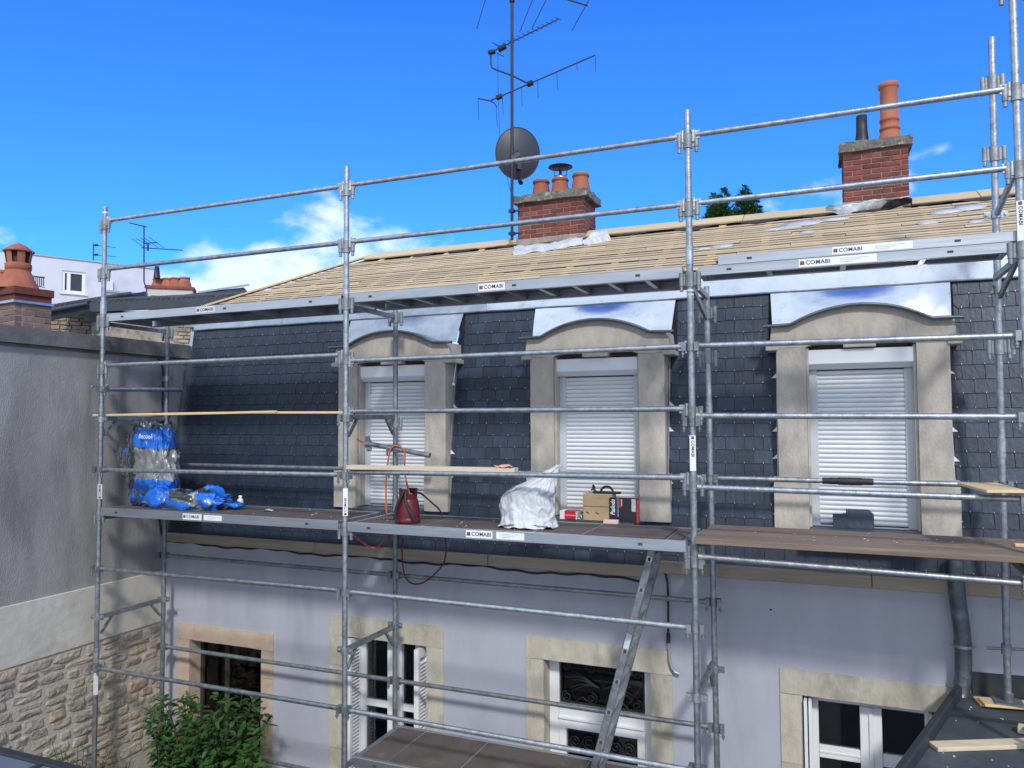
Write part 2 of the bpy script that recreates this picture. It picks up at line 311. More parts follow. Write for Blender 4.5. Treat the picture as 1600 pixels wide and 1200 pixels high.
def thing(name, label, cat, loc, group=None): return tag(link(name, None, None, loc), label, cat, group)
def struct(o): o['kind'] = 'structure'; return o
def bx(name, m, parent, x0, x1, y0, y1, z0, z1, bevel=0): return MB().box(x0, x1, y0, y1, z0, z1).build(name, m, parent, bevel)

_tc = {}
def text_geo(body, size, off=0.0, shear=0.0, space=1.0):
    c = bpy.data.curves.new('lettering', 'FONT'); c.body = body; c.size = size; c.align_x = 'CENTER'; c.align_y = 'CENTER'; c.offset = off; c.shear = shear; c.space_character = space
    c.resolution_u = 3
    o = bpy.data.objects.new('lettering', c); col.objects.link(o)
    bpy.context.view_layer.update()
    me = o.evaluated_get(bpy.context.evaluated_depsgraph_get()).to_mesh()
    g = ([v.co.copy() for v in me.vertices], [tuple(p.vertices) for p in me.polygons])
    bpy.data.objects.remove(o); bpy.data.curves.remove(c)
    return g
def add_text(mb, g, origin, ax, ay, mi):
    ax = Vector(ax); ay = Vector(ay); k = mb.cur; mb.cur = mi
    mb._add([Vector(origin)+ax*v.x+ay*v.y for v in g[0]], g[1], False); mb.cur = k
mat('scrap_film', (.40, .41, .43), (.54, .55, .57), 18, .5)
# ================================================================== SETTING
WY, WX = 1.08, -0.255        # facade plane, face of the boundary wall
g = MB().box(-60, 60, -40, 90, -0.3, 0.0); struct(g.build('ground', 'courtyard'))

# ------------------------------------------------------------------ the house
house = thing('house', 'mansard house under repair with lavender-grey wall, slate slope and three dormers', 'house', (4.5, 1.3, 0))
XE = 11.5
# wall with its openings: (x0, x1, top)
OPEN = [(.14, 1.18, 2.345), (2.28, 3.22, 2.60), (4.43, 5.44, 2.615), (6.66, 7.67, 2.585)]
SURR = [(-.02, 1.335, 2.515), (2.065, 3.40, 2.80), (4.265, 5.62, 2.815), (6.50, 7.86, 2.775)]
STONE = ['sandstone_pink', 'sandstone_pale', 'sandstone_pale', 'sandstone_pale']
ZW = 3.50
wl = MB(); x = WX
for (a, b, t) in OPEN:
    wl.box(x, a, WY, WY+.4, 0, ZW); wl.box(a, b, WY, WY+.4, t, ZW); x = b
wl.box(x, XE, WY, WY+.4, 0, ZW)
wall = wl.build('wall', 'render_lavender', house)
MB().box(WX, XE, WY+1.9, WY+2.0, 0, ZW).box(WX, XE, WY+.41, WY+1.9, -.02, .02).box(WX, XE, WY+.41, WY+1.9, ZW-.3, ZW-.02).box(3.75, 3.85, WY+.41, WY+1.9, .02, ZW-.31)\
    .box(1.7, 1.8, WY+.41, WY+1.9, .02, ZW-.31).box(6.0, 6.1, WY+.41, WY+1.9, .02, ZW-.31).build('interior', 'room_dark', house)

def rough_block(x0, x1, y0, y1, z0, z1, amp=.004, seed=0):
    # stone block with slightly wandering edges
    mb = MB(); nx = max(2, int((x1-x0)/.09)); nz = max(2, int((z1-z0)/.09))
    def P(i, k, y):
        x = x0+(x1-x0)*i/nx; z = z0+(z1-z0)*k/nz
        d = noise.noise_vector(Vector((x*7, y*3+seed, z*7)))*amp
        return (x+d.x, y+d.y*.6, z+d.z)
    vs = [P(i, k, y) for y in (y0, y1) for k in range(nz+1) for i in range(nx+1)]; fs = []
    o = (nx+1)*(nz+1); I = lambda i, k: k*(nx+1)+i
    for k in range(nz):
        for i in range(nx):
            fs.append((I(i, k), I(i+1, k), I(i+1, k+1), I(i, k+1))); fs.append((o+I(i, k), o+I(i, k+1), o+I(i+1, k+1), o+I(i+1, k)))
    for i in range(nx): fs.append((I(i, 0), o+I(i, 0), o+I(i+1, 0), I(i+1, 0))); fs.append((I(i, nz), I(i+1, nz), o+I(i+1, nz), o+I(i, nz)))
    for k in range(nz): fs.append((I(0, k), I(0, k+1), o+I(0, k+1), o+I(0, k))); fs.append((I(nx, k), o+I(nx, k), o+I(nx, k+1), I(nx, k+1)))
    mb._add(vs, fs, False); return mb

wins = []
for i, ((a, b, t), (sa, sb, stp)) in enumerate(zip(OPEN, SURR)):
    # frame of the window or door is the part; stones, panes, shutters are its pieces
    fy = 1.24
    f = MB()
    if i == 0:
        f.box(a, a+.05, fy, fy+.06, 0, t).box(b-.05, b, fy, fy+.06, 0, t).box(a+.05, b-.05, fy, fy+.06, t-.06, t).box(a+.36, a+.42, fy+.01, fy+.05, 0, t-.06)
        fr = f.build('window', 'door_brown', house)
        MB().box(a+.05, a+.36, fy+.028, fy+.034, 0.05, t-.06).build('pane', 'pane_glass', fr)
        MB().box(a+.42, b-.05, fy+.028, fy+.034, 0.05, t-.06).build('pane', 'pane_glass', fr)
        bx('curtain', 'room_brown', fr, a+.26, a+.34, fy+.10, fy+.12, 0, t-.1)
    elif i == 1:
        # french window, one leaf ajar
        f.box(a, a+.04, fy, fy+.06, 0, t).box(b-.04, b, fy, fy+.06, 0, t).box(a+.04, b-.04, fy, fy+.06, t-.05, t)
        f.box(2.67, 2.76, fy-.02, fy+.05, 0, t-.05).box(2.765, 2.845, fy-.03, fy+.04, 0, t-.05)
        f.box(2.33, 2.41, fy-.02, fy+.05, 0, t-.05).box(3.0, 3.06, fy-.02, fy+.05, 0, t-.05)
        f.box(2.845, 3.0, fy-.01, fy+.04, 1.86, 1.93).box(2.41, 2.67, fy-.01, fy+.04, 1.86, 1.93)
        fr = f.build('window', 'pvc_white', house, .004)
        for (p0, p1, z0, z1) in ((2.845, 3.0, .1, 1.86), (2.845, 3.0, 1.93, t-.05), (2.41, 2.67, .1, 1.86), (2.41, 2.67, 1.93, t-.05)):
            MB().box(p0, p1, fy+.012, fy+.018, z0, z1).build('pane', 'pane_glass', fr)
    elif i == 2:
        f.box(a, a+.10, fy, fy+.07, 0, t).box(b-.10, b, fy, fy+.07, 0, t).box(a+.10, b-.10, fy, fy+.07, t-.05, t)
        f.box(a+.10, b-.10, fy-.01, fy+.07, 2.03, 2.17)
        f.box(a+.10, b-.10, fy-.03, fy-.01, 2.035, 2.06).box(a+.10, b-.10, fy-.022, fy-.01, 2.135, 2.155)
        f.box(a+.10, a+.17, fy-.012, fy+.05, 0, 2.03).box(b-.17, b-.10, fy-.012, fy+.05, 0, 2.03).box(a+.17, b-.17, fy-.012, fy+.05, 1.95, 2.03)
        f.box(a+.17, b-.17, fy-.012, fy+.05, 0, .95)
        fr = f.build('entrance_door', 'pvc_white', house, .004)
        MB().box(a+.10, b-.10, fy+.04, fy+.046, 2.17, t-.05).build('pane', 'pane_glass', fr)
        MB().box(a+.17, b-.17, fy+.03, fy+.036, .95, 1.95).build('pane', 'pane_glass', fr)
        def grille(x0, x1, z0, z1, sprays):
            m = MB(); y = fy+.012; r = .006
            for p, q in (((x0, z0), (x1, z0)), ((x0, z1), (x1, z1)), ((x0, z0), (x0, z1)), ((x1, z0), (x1, z1))): m.tube((p[0], y, p[1]), (q[0], y, q[1]), .007, 6)
            def spiral(cx, cz, rr, turns, a0, dr=1):
                m.path([(cx+rr*(1-.75*k/26)*math.cos(a0+dr*turns*2*math.pi*k/26), y, cz+rr*(1-.75*k/26)*math.sin(a0+dr*turns*2*math.pi*k/26)) for k in range(27)], r, 5)
            if sprays:
                xm = (x0+x1)/2; zc = (z0+z1)/2
                for sx in (-1, 1):
                    for dz in (-.07, -.03, .04, .09, .13):
                        m.path([(xm+sx*(.02+.27*k/10), y, zc-.02+dz*(k/10)**1.5+.03*math.sin(k/10*3)) for k in range(11)], [.006*(1-.07*k) for k in range(11)], 5)
                    spiral(xm+sx*.09, z0+.055, .055, 1.6, 1.57, sx); spiral(xm+sx*(x1-x0)*.43, z0+.05, .05, 1.6, 1.57, -sx); spiral(xm+sx*(x1-x0)*.43, z1-.04, .04, 1.5, 1.57, sx)
                    m.path([(xm+sx*(.14+.02*k), y, z0+.03+.03*math.sin(k*.7)) for k in range(9)], r, 5)
                    spiral(xm+sx*.11, z1-.03, .045, 1.2, 0, sx)
            else:
                nn = 5
                for k in range(nn):
                    for q in range(2):
                        spiral(x0+(k+.5)*(x1-x0)/nn, z1-.10-.2*q, .062, 1.8, k, 1 if k % 2 else -1)
                    m.tube((x0+(k+.5)*(x1-x0)/nn, y, z0), (x0+(k+.5)*(x1-x0)/nn, y, z1-.36), .006, 6)
            return m
        grille(a+.115, b-.115, 2.185, t-.065, True).build('grille', 'black_metal', fr)
        grille(a+.185, b-.185, .97, 1.935, False).build('grille', 'black_metal', fr)
    else:
        xs = [6.72, 7.095, 7.26, 7.595]
        f.box(a+.05, 6.785, fy, fy+.06, 0, t).box(7.56, b-.05, fy, fy+.06, 0, t).box(6.785, 7.56, fy, fy+.06, t-.09, t)
        f.box(7.095, 7.255, fy-.015, fy+.05, 0, t-.09).box(7.16, 7.19, fy-.03, fy-.015, 0, t-.09)
        for p0, p1 in ((6.785, 7.095), (7.255, 7.56)): f.box(p0, p1, fy-.005, fy+.05, 2.04, 2.14).box(p0, p1, fy-.012, fy-.005, 2.08, 2.10)
        fr = f.build('window', 'pvc_white', house, .004)
        for p0, p1 in ((6.785, 7.095), (7.255, 7.56)):
            for z0, z1 in ((2.14, t-.09), (1.2, 2.04)): MB().box(p0, p1, fy+.02, fy+.026, z0, z1).build('pane', 'pane_glass', fr)
    wins.append(fr)
    # stone surround: lintel and jamb stones standing a little proud of the render
    rough_block(sa, sb, WY-.012, 1.30, t-.008, stp, .005, i).build('lintel', STONE[i], fr)
    for s_, (p0, p1) in enumerate(((sa, a+.008), (b-.008, sb if i != 3 else 7.84))):
        zz = t-.010; k = 0
        while zz > .3:
            h = [.62, .30, .85, .55, .4][(k+s_+i) % 5]; z1 = zz; zz = max(0, zz-h)
            rough_block(p0, p1, WY-.012+.001*((k+s_) % 3), 1.30, zz+.002, z1-.002, .004, i*7+k).build('jamb_stone', STONE[i], fr); k += 1
# folded louvred shutters standing in the reveals
def louvre(parent, x, y0, y1, z0, z1, th=.03):
    m = MB(); m.box(x, x+th, y0, y0+.035, z0, z1).box(x, x+th, y1-.035, y1, z0, z1).box(x, x+th, y0+.035, y1-.035, z1-.09, z1).box(x, x+th, y0+.035, y1-.035, z0, z0+.09)
    z = z0+.12
    while z < z1-.11: m.bar((x+th/2, y0+.03, z), (x+th/2, y1-.03, z), th*.95, .006, (0.55, 0, 1)); z += .036
    m.build('shutter', 'pvc_white', parent)
louvre(wins[1], 2.295, 1.00, 1.235, .1, 2.575); louvre(wins[1], 3.10, 1.02, 1.235, .1, 2.56, .05)
louvre(wins[1], 2.335, 1.02, 1.235, .1, 2.575, .022)
for xx in (6.68, 6.715): louvre(wins[3], xx, 1.03, 1.235, .1, 2.55, .024)
for xx in (7.575, 7.612): louvre(wins[3], xx, 1.03, 1.235, .1, 2.55, .024)

# cornice boards under the slates and the slack cable below them
xs = [WX, 1.9, 3.9, 5.5, 7.2, 9.2, XE]
for a, b in zip(xs, xs[1:]):
    d = random.uniform(-.006, .006)
    bx('cornice_board', 'wood_cornice', house, a+.003, b-.003, 1.02+d, 1.2, 3.435+(.05 if a > 5 else 0), 3.535+(.05 if a > 5 else 0), .004)
cb = [Vector((WX+.02+.06*k, 1.045, 3.425+.011*math.sin(k*.31)+.007*math.sin(k*1.13)-.018*(k/95))) for k in range(96)]
MB().path(cb, .011, 6).build('cable', 'black_rubber', house)

# ------------------------------------------------------------------ mansard slope with slates
SL = .15; SA = math.atan(SL)
def sy(z): return 1.075+(z-3.6)*SL
ZT, ZB = 5.93, 3.52
DC = [2.775, 4.95, 7.16]         # dormer centres
msl = MB(); xq = [WX+.08]+[v for c in DC for v in (c-.64, c+.64)]+[XE]
for a, b in zip(xq[::2], xq[1::2]): msl.prismx([(sy(3.87)+.004, 3.87), (sy(ZT)+.004, ZT), (sy(ZT)+.4, ZT), (sy(3.87)+.4, 3.87)], a, b)
msl.prismx([(sy(ZB)+.004, ZB), (sy(3.868)+.004, 3.868), (sy(3.868)+.4, 3.868), (sy(ZB)+.4, ZB)], WX+.08, XE)
msl = msl.build('mansard_slope', 'slate_back', house)
def blocked(z):
    r = []
    for c in DC:
        hw = .645 if z < 5.40 else .705
        if z > 3.84: r.append((c-hw, c+hw))
    return r
EXPO, SWD = .1145, .158
def slate_mesh(w, hook=True, cut=0):
    m = MB(); h = EXPO+.03; t = .006
    b = .0085
    # local: x width, z up the slope, -y outwards; bottom edge proud
    if cut == 0: outl = [(-w/2, 0), (w/2, 0), (w/2, h), (-w/2, h)]
    elif cut == 1: outl = [(-w/2+.028, 0), (w/2, 0), (w/2, h), (-w/2, h), (-w/2, .03)]
    else: outl = [(-w/2, 0), (w/2-.028, 0), (w/2, .03), (w/2, h), (-w/2, h)]
    n = len(outl); yo = lambda z: -b*(1-z/h)-.0005
    vs = [(x, yo(z), z) for x, z in outl]+[(x, yo(z)+t, z) for x, z in outl]
    m._add(vs, [tuple(range(n)), tuple(range(2*n-1, n-1, -1))]+[(i, n+i, n+(i+1) % n, (i+1) % n) for i in range(n)], False)
    if hook:
        m.cur = 1; m.box(-.0013, .0013, -b-.003, -b+.003, -.003, .011); m.cur = 0
    return m
cand = []; row = 0; z = ZB
while z < ZT-.03:
    bl = blocked(z+.05); iv = []; x = WX+.085
    for a, b in bl: iv.append((x, a, len(iv) > 0, True)); x = b
    iv.append((x, XE, len(iv) > 0, False))
    for (a, b, cl, crr) in iv:
        x = (math.floor(a/SWD)-1)*SWD+(row % 2)*SWD/2
        while x < b:
            x0, x1 = max(x, a), min(x+SWD, b)
            if x1-x0 > .02: cand.append((x0, x1, z, 1 if (cl and x0 == a and x1-x0 > .06) else 2 if (crr and x1 == b and x1-x0 > .06) else 0))
            x += SWD
    row += 1; z += EXPO
def inview(c):
    p = Vector(((c[0]+c[1])/2, sy(c[2]), c[2]+.06)); d = p-CAM; dz = d.dot(fw); uu = 800+FPX*d.dot(rt)/dz; vv = 600-FPX*d.dot(up)/dz
    hid = (3.58 < c[2] < 3.90)
    return 0 < uu < 1600 and 0 < vv < 1200 and not hid, d.length
sc = sorted(cand, key=lambda c: (not inview(c)[0], inview(c)[1]))
cache = {}
rest = MB()
for k, (x0, x1, z, cut) in enumerate(sc):
    wd = x1-x0-.0035; key = (round(wd, 3), cut)
    loc = Vector(((x0+x1)/2, sy(z)-.001, z)); rx = -SA+random.uniform(-.006, .006); ry = random.uniform(-.006, .006)
    dz = random.uniform(-.0025, .0025)
    if key not in cache: mb_ = slate_mesh(round(wd, 3), wd > .09, cut); cache[key] = (mb_, mb_.mesh('slate', ['slate', 'hook_steel']))
    if k < 300:
        o = link('slate', cache[key][1], msl, loc+Vector((0, 0, dz)), (rx, ry, random.uniform(-.012, .012)))
    elif -.3 < x0 < 10.5:
        M = Matrix.Translation(loc+Vector((0, 0, dz))) @ Matrix.Rotation(ry, 4, 'Y') @ Matrix.Rotation(rx, 4, 'X')
        src = cache[key][0]; b = len(rest.v)
        rest.v += [tuple(M @ Vector(v)) for v in src.v]
        rest.f += [tuple(b+i for i in f) for f in src.f]; rest.m += src.m; rest.sm += src.sm
o = rest.build('slate_courses', ['slate', 'hook_steel'], msl); o['kind'] = 'stuff'
# zinc verge strip at the left end of the slope
MB().bar((WX+.075, sy(3.55)-.02, 3.55), (WX+.075, sy(5.9)-.02, 5.9), .045, .05, (0, 1, 0)).build('verge_strip', 'zinc_worn', house)

# zinc band above the slates, in sheets with laps, and its rolled lower lip
EY, EZ = 1.44, 6.15
bx_ = [WX+.06, 1.72, 3.72, 5.72, 7.05, 9.05, XE]
zb = None
for k, (a, b) in enumerate(zip(bx_, bx_[1:])):
    m = MB(); nz_ = 5; nx_ = 14
    def zf(i, j):
        x = a+(b-a)*i; z = 5.925+(EZ+.01-5.925)*j; y = sy(5.925)-.018+(EY-.01-sy(5.925)+.018)*j
        return (x, y-.003*(k % 2)-.0022*noise.noise(Vector((x*2.3, z*6, 5))), z)
    m.grid(zf, nx_*2, nz_)
    o = m.build('zinc_sheet', 'zinc_new' if k > 1 else 'zinc_worn', house, recalc=False)
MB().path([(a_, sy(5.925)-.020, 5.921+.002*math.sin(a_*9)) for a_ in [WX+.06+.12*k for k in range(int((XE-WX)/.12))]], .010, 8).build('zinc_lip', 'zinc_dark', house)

# ------------------------------------------------------------------ dormers
DY = 1.10
def top_z(dx):
    dx = abs(dx)
    if dx > .51: return 5.60-.006*(dx-.51)/.19
    a = .51; hgt = .137; Rr = (a*a+hgt*hgt)/(2*hgt)
    return 5.60+hgt-Rr+math.sqrt(Rr*Rr-dx*dx)
def dormer(c, worn):
    pr = [(c+.70*k/24, 0) for k in range(-24, 25)]
    # pediment stone with two shallow sunk arcs each side of the key
    m = MB(); poly = [(c-.69, 5.405), (c-.405, 5.405), (c-.35, 5.425), (c-.12, 5.45), (c-.12, 5.392), (c+.12, 5.392), (c+.12, 5.45), (c+.35, 5.425), (c+.405, 5.405), (c+.69, 5.405)]
    poly += [(x, top_z(x-c)-.005) for x, _ in reversed(pr) if abs(x-c) <= .691]
    m.prism(poly, DY, 1.62)
    p = m.build('dormer', 'sandstone', house, .003)
    m = MB(); m.prism([(c-.60, 5.43), (c-.55, 5.40), (c+.55, 5.40), (c+.60, 5.43)], 1.2, 1.5); m.build('soffit', 'underlay_dark', p)
    for s in (-1, 1):
        x0, x1 = sorted((c+s*.405, c+s*.635))
        rough_block(x0, x1, DY, 1.45, 4.335, 5.404, .002, c+s).build('jamb', 'sandstone', p)
        x2, x3 = sorted((c+s*.405, c+s*.675))
        rough_block(x2, x3, DY-.02, 1.45, 3.915, 4.333, .003, c+s+9).build('plinth', 'sandstone', p)
        xa, xb = sorted((c+s*.385, c+s*.4035))
        MB().box(xa, xb, DY+.03, 1.4, 3.93, 5.40).build('rebate', 'sandstone', p)
        xa, xb = sorted((c+s*.62, c+s*.72)); bx('impost', 'sandstone', p, xa, xb, DY-.018, 1.5, 5.385, 5.43, .006)
        # lead soaker strip between jamb and slates, with its folded tabs
        m = MB(); m.bar((c+s*.6465, sy(3.95)-.012, 3.95), (c+s*.6465, sy(5.38)-.012, 5.38), .006, .05, (0, 1, 0)); m.build('soaker', 'lead_strip', p)
        z = 4.02
        k = 0
        while z < 5.3:
            if (k*7+int(c*3)) % 5 < (4 if c > 6 else 3):
                m = MB(); y = sy(z)-.02; x = c+s*.648
                m._add([(x, y, z), (x+s*.042, y, z), (x, y, z+.042), (x, y+.012, z), (x+s*.042, y+.012, z), (x, y+.012, z+.042)], [(0, 1, 2), (5, 4, 3), (0, 3, 4, 1), (1, 4, 5, 2), (2, 5, 3, 0)], False)
                m.build('flashing_tab', 'pvc_white', p)
            z += EXPO*2; k += 1
    # zinc apron: ruled from the curved front edge up to the band
    zm = 'zinc_worn' if worn else 'zinc_new'
    m = MB()
    def ap(i, j):
        x = c+(-1+2*i)*(.672+.018*j); zf_ = top_z(x-c); yf = DY-.045; zt = 5.918; yt = sy(5.918)-.022
        s_ = j
        bul = -.010*math.sin(math.pi*j)+.004*noise.noise(Vector((x*4, j*3, c)))
        y0_ = yf+.21
        return (x, y0_+(yt-y0_)*(s_**1.15)+bul*.3, zf_+.012+(zt-zf_-.012)*s_)
    m.grid(ap, 41, 12)
    m.grid(lambda i, j: (c+(-1+2*i)*.672, DY-.045+.21*j, top_z((-1+2*i)*.672)+.012*j), 41, 3)
    m.build('zinc_apron', zm, p, recalc=False)
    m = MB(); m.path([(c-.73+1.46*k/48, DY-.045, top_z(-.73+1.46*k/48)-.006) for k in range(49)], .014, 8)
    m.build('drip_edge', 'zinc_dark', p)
    # zinc cheeks closing the sides of the apron
    for s in (-1, 1):
        x = c+s*.675
        MB()._add([(x, DY+.175, 5.60), (x, sy(5.58)+.12, 5.60), (x+s*.014, sy(5.92), 5.915)], [(0, 1, 2)]).build('apron_cheek', zm, p, recalc=False)
    # roller shutter: box, guide rails, slats
    yb = DY+.035
    m = MB(); m.prismx([(yb, 5.382), (yb, 5.262), (yb+.045, 5.222), (yb+.2, 5.222), (yb+.2, 5.382)], c-.402, c+.402); m.build('shutter_box', 'shutter_white', p, .005)
    m = MB(); m.box(c-.402, c+.402, yb-.004, yb+.0, 5.264, 5.270).build('shutter_box_seam', 'shutter_grey', p)
    for s in (-1, 1):
        xa, xb = sorted((c+s*.325, c+s*.388)); bx('guide_rail', 'shutter_grey', p, xa, xb, yb+.09, yb+.15, 3.93, 5.221, .003)
    bx('shutter_back', 'room_dark', p, c-.385, c+.385, yb+.16, yb+.18, 3.93, 5.225)
    sm = MB(); n = 6; h = .0385
    prof = [(.112-.011*math.sin(math.pi*k/n), h*.94*k/n) for k in range(n+1)]
    prof = [(yb+a, b) for a, b in prof]+[(yb+.122, h*.94), (yb+.122, 0)]
    sm.prismx(prof, -.326, .326); me = sm.mesh('shutter_slat', 'shutter_white')
    z = 3.945
    while z < 5.22-.02: link('shutter_slat', me, p, (c, 0, z)); z += h
    # sill
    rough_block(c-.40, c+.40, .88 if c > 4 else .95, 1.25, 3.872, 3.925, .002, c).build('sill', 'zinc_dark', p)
    return p
for k, c in enumerate(DC): dormer(c, k == 0)
# the white cord end hanging at the first dormer
MB().path([(3.47, 1.22, 5.40), (3.465, 1.2, 5.30), (3.455, 1.19, 5.19)], .004, 6).tube((3.455, 1.19, 5.19), (3.455, 1.19, 5.165), .013, 8, .02).build('cord', 'pvc_white', house)

# ------------------------------------------------------------------ flat-pitched upper roof: boards, laths, ridge
RY, RZ = 3.0, 7.0
sl_len = math.hypot(RY-EY, RZ-EZ); sdir = Vector((0, RY-EY, RZ-EZ)).normalized(); snor = Vector((0, -sdir.z, sdir.y))
HX = WX+.05                       # left eave corner; hip runs at 45 degrees in plan
def hipx(s): return HX+s*sdir.y
AX = HX+(RY-EY)
rf = MB()
rf._add([(HX, EY, EZ), (XE, EY, EZ), (XE, RY, RZ), (AX, RY, RZ), (HX, EY+3.1, EZ), (XE, EY+3.1, EZ)], [(0, 1, 2, 3), (3, 2, 5, 4), (0, 3, 4), (0, 4, 5, 1)], False)
roof = rf.build('roof', 'underlay_dark', house)
def P(x, s, h): v = Vector((x, EY, EZ))+sdir*s+snor*h; return v
# rafters whose tops show in the gaps
x = AX+.25
for k in range(24):
    xx = HX+.35+k*.48
    smax = min(sl_len, (xx-HX)/sdir.y-.05)
    if smax > .1: MB().bar(P(xx, .03, .006), P(xx, smax, .006), .075, .012, snor).build('rafter', 'rafter_wood', roof)
pitch, bw, bt = .078, .045, .0065
s = .04; k = 0
while s < sl_len-.27:
    # each course is several laths butted end to end
    xa = hipx(s)+.03; cuts = [xa]; xq = HX+.35+((k*3) % 5)*.48+1.2
    while xq < XE: 
        if xq > xa+.3: cuts.append(xq)
        xq += 2.4
    cuts.append(XE)
    for a, b in zip(cuts, cuts[1:]):
        ds = random.uniform(-.008, .008); dh = random.uniform(0, .003)
        m = MB(); q0 = P(a+.003, s+bw/2+ds, .017+dh); q1 = P(b-.003, s+bw/2+ds+random.uniform(-.006, .006), .017+dh)
        m.bar(q0, q1, bw+random.uniform(-.006, .006), bt, snor); m.build('lath', 'lath_wood', roof)
    s += pitch; k += 1
# ridge and hip boards, with torn felt showing under them
xr = AX-.05; k = 0
while xr < XE:
    Lb = 2.2+.4*(k % 2)
    MB().bar(P(xr, sl_len-.085, .035+.004*(k % 2)), P(min(xr+Lb, XE), sl_len-.085, .035+.004*(k % 2)), .23, .022, snor).build('ridge_board', 'ridge_wood', roof, .003); xr += Lb+.006; k += 1
MB().bar((HX, EY, EZ+.04), (AX, RY, RZ+.035), .11, .022, (0, 0, 1)).build('hip_board', 'ridge_wood', roof, .003)
random.seed(21)
x = AX+.7
while x < XE-.5:
    Lf = random.uniform(.3, .52); m = MB(); n = 12; pts = []
    h0 = random.choice([.02, .05, .075, .09])
    for i in range(n+1):
        t = i/n; w_ = (.012+h0*math.sin(math.pi*min(1, t*1.1))**.7*(.7+.5*noise.noise(Vector((x, t*6, 3)))))
        pts.append((x+Lf*t, w_))
    vs = [P(a, sl_len-.198, .034) for a, b in pts]+[P(a, sl_len-.198-b*1.6, .030) for a, b in pts]+[P(a, sl_len-.198, .027) for a, b in pts]+[P(a, sl_len-.198-b*1.6, .0265) for a, b in pts]
    N_ = n+1
    fs = [(i, i+1, N_+i+1, N_+i) for i in range(n)]+[(2*N_+i, 3*N_+i, 3*N_+i+1, 2*N_+i+1) for i in range(n)]+[(N_+i, N_+i+1, 3*N_+i+1, 3*N_+i) for i in range(n)]
    m._add(vs, fs, False); m.build('felt_flap', 'felt_black', roof); x += Lf+random.uniform(.02, .25)
# torn pale plastic scraps lying on the laths
def crumple(name, material, parent, fn, nu, nv, amp, fr, seed, closeu=False, mats=None):
    m = MB()
    def g_(u_, v_):
        p = Vector(fn(u_, v_)); q = p*fr+Vector((seed, seed*1.7, 0))
        d = noise.noise_vector(q)*amp+noise.noise_vector(q*2.3)*amp*.5+noise.noise_vector(q*5.1)*amp*.22
        return p+d
    m.grid(g_, nu, nv, closeu)
    return m.build(name, material, parent, recalc=False)
random.seed(5)
for (u_, v_, lx, ly) in ((1255, 352, .42, .10), (1305, 346, .26, .07), (1235, 358, .3, .06), (1210, 362, .2, .05), (1480, 334, .34, .09), (1515, 328, .28, .10), (1130, 388, .22, .06), (1100, 392, .16, .05), (1450, 352, .16, .05), (1262, 366, .16, .05), (1525, 350, .12, .05)):
    r_ = ray(u_, v_); t_ = (Vector((0, EY, EZ))-CAM).dot(snor)/r_.dot(snor); p_ = CAM+r_*t_; s_ = (p_-Vector((p_.x, EY, EZ))).length
    m = MB(); n = 14; sd_ = u_*.37
    ring = [(lx/2*math.cos(2*math.pi*k/n)*(1+.45*noise.noise(Vector((k*.9, sd_, 0)))), ly*math.sin(2*math.pi*k/n)*(1+.5*noise.noise(Vector((k*1.3, sd_, 4))))) for k in range(n)]
    vs = [P(p_.x+a, s_+b, .0265+.001*(k % 2)) for k, (a, b) in enumerate(ring)]+[P(p_.x, s_, .034)]+[P(p_.x+a, s_+b, .0235) for a, b in ring]
    m._add(vs, [(k, (k+1) % n, n) for k in range(n)]+[(k, n+1+k, n+1+(k+1) % n, (k+1) % n) for k in range(n)], True)
    m.build('membrane_scrap', 'scrap_film', roof)

# ------------------------------------------------------------------ brick chimneys on the ridge
def brick_stack(parent, x0, x1, y0, y1, z0, z1, bl, bh, material, joint=.009, faces=('f', 'r', 'l')):
    rows = int(round((z1-z0)/bh)); bh = (z1-z0)/rows
    pc = {}
    def put(cx, cy, cz, lx, ly):
        key = (round(lx, 3), round(ly, 3))
        if key not in pc:
            m = MB().box(-lx/2, lx/2, -ly/2, ly/2, -(bh-joint)/2, (bh-joint)/2); pc[key] = m.mesh('brick', material, .0035)
        link('brick', pc[key], parent, (cx, cy, cz), (0, random.uniform(-.006, .006), random.uniform(-.01, .01)))
    for r_ in range(rows):
        zc = z0+(r_+.5)*bh
        x = x0-(bl/2 if r_ % 2 else 0)
        while x < x1-.01:
            a, b = max(x, x0), min(x+bl, x1)
            if b-a > .035: put((a+b)/2, y0+.045+random.uniform(-.003, .003), zc, b-a-joint, .09)
            x += bl
        for xs_, fc in ((x1-.045, 'r'), (x0+.045, 'l')):
            if fc not in faces: continue
            y = y0+.092+(0 if r_ % 2 else bl/2-.045)-bl/2
            while y < y1-.01:
                a, b = max(y, y0+.092), min(y+bl, y1)
                if b-a > .03: put(xs_+random.uniform(-.003, .003), (a+b)/2, zc, .09, b-a-joint)
                y += bl
def pot(parent, x, y, z, prof, material='terracotta'):
    m = MB(); m.lathe(prof, (x, y, z), 20); return m.build('chimney_pot', material, parent, recalc=False)
def rough_slab(x0, x1, y0, y1, z0, z1, amp, seed):
    m = MB().box(x0, x1, y0, y1, z0, z1); me = m.mesh('t', 'cement_lichen'); bm = bmesh.new(); bm.from_mesh(me)
    bmesh.ops.subdivide_edges(bm, edges=bm.edges[:], cuts=9, use_grid_fill=True)
    for v in bm.verts:
        q = v.co*9+Vector((seed, 0, 0)); v.co += noise.noise_vector(q)*amp+noise.noise_vector(q*2.7)*amp*.6
    bm.to_mesh(me); bm.free(); return me
CY = 2.80
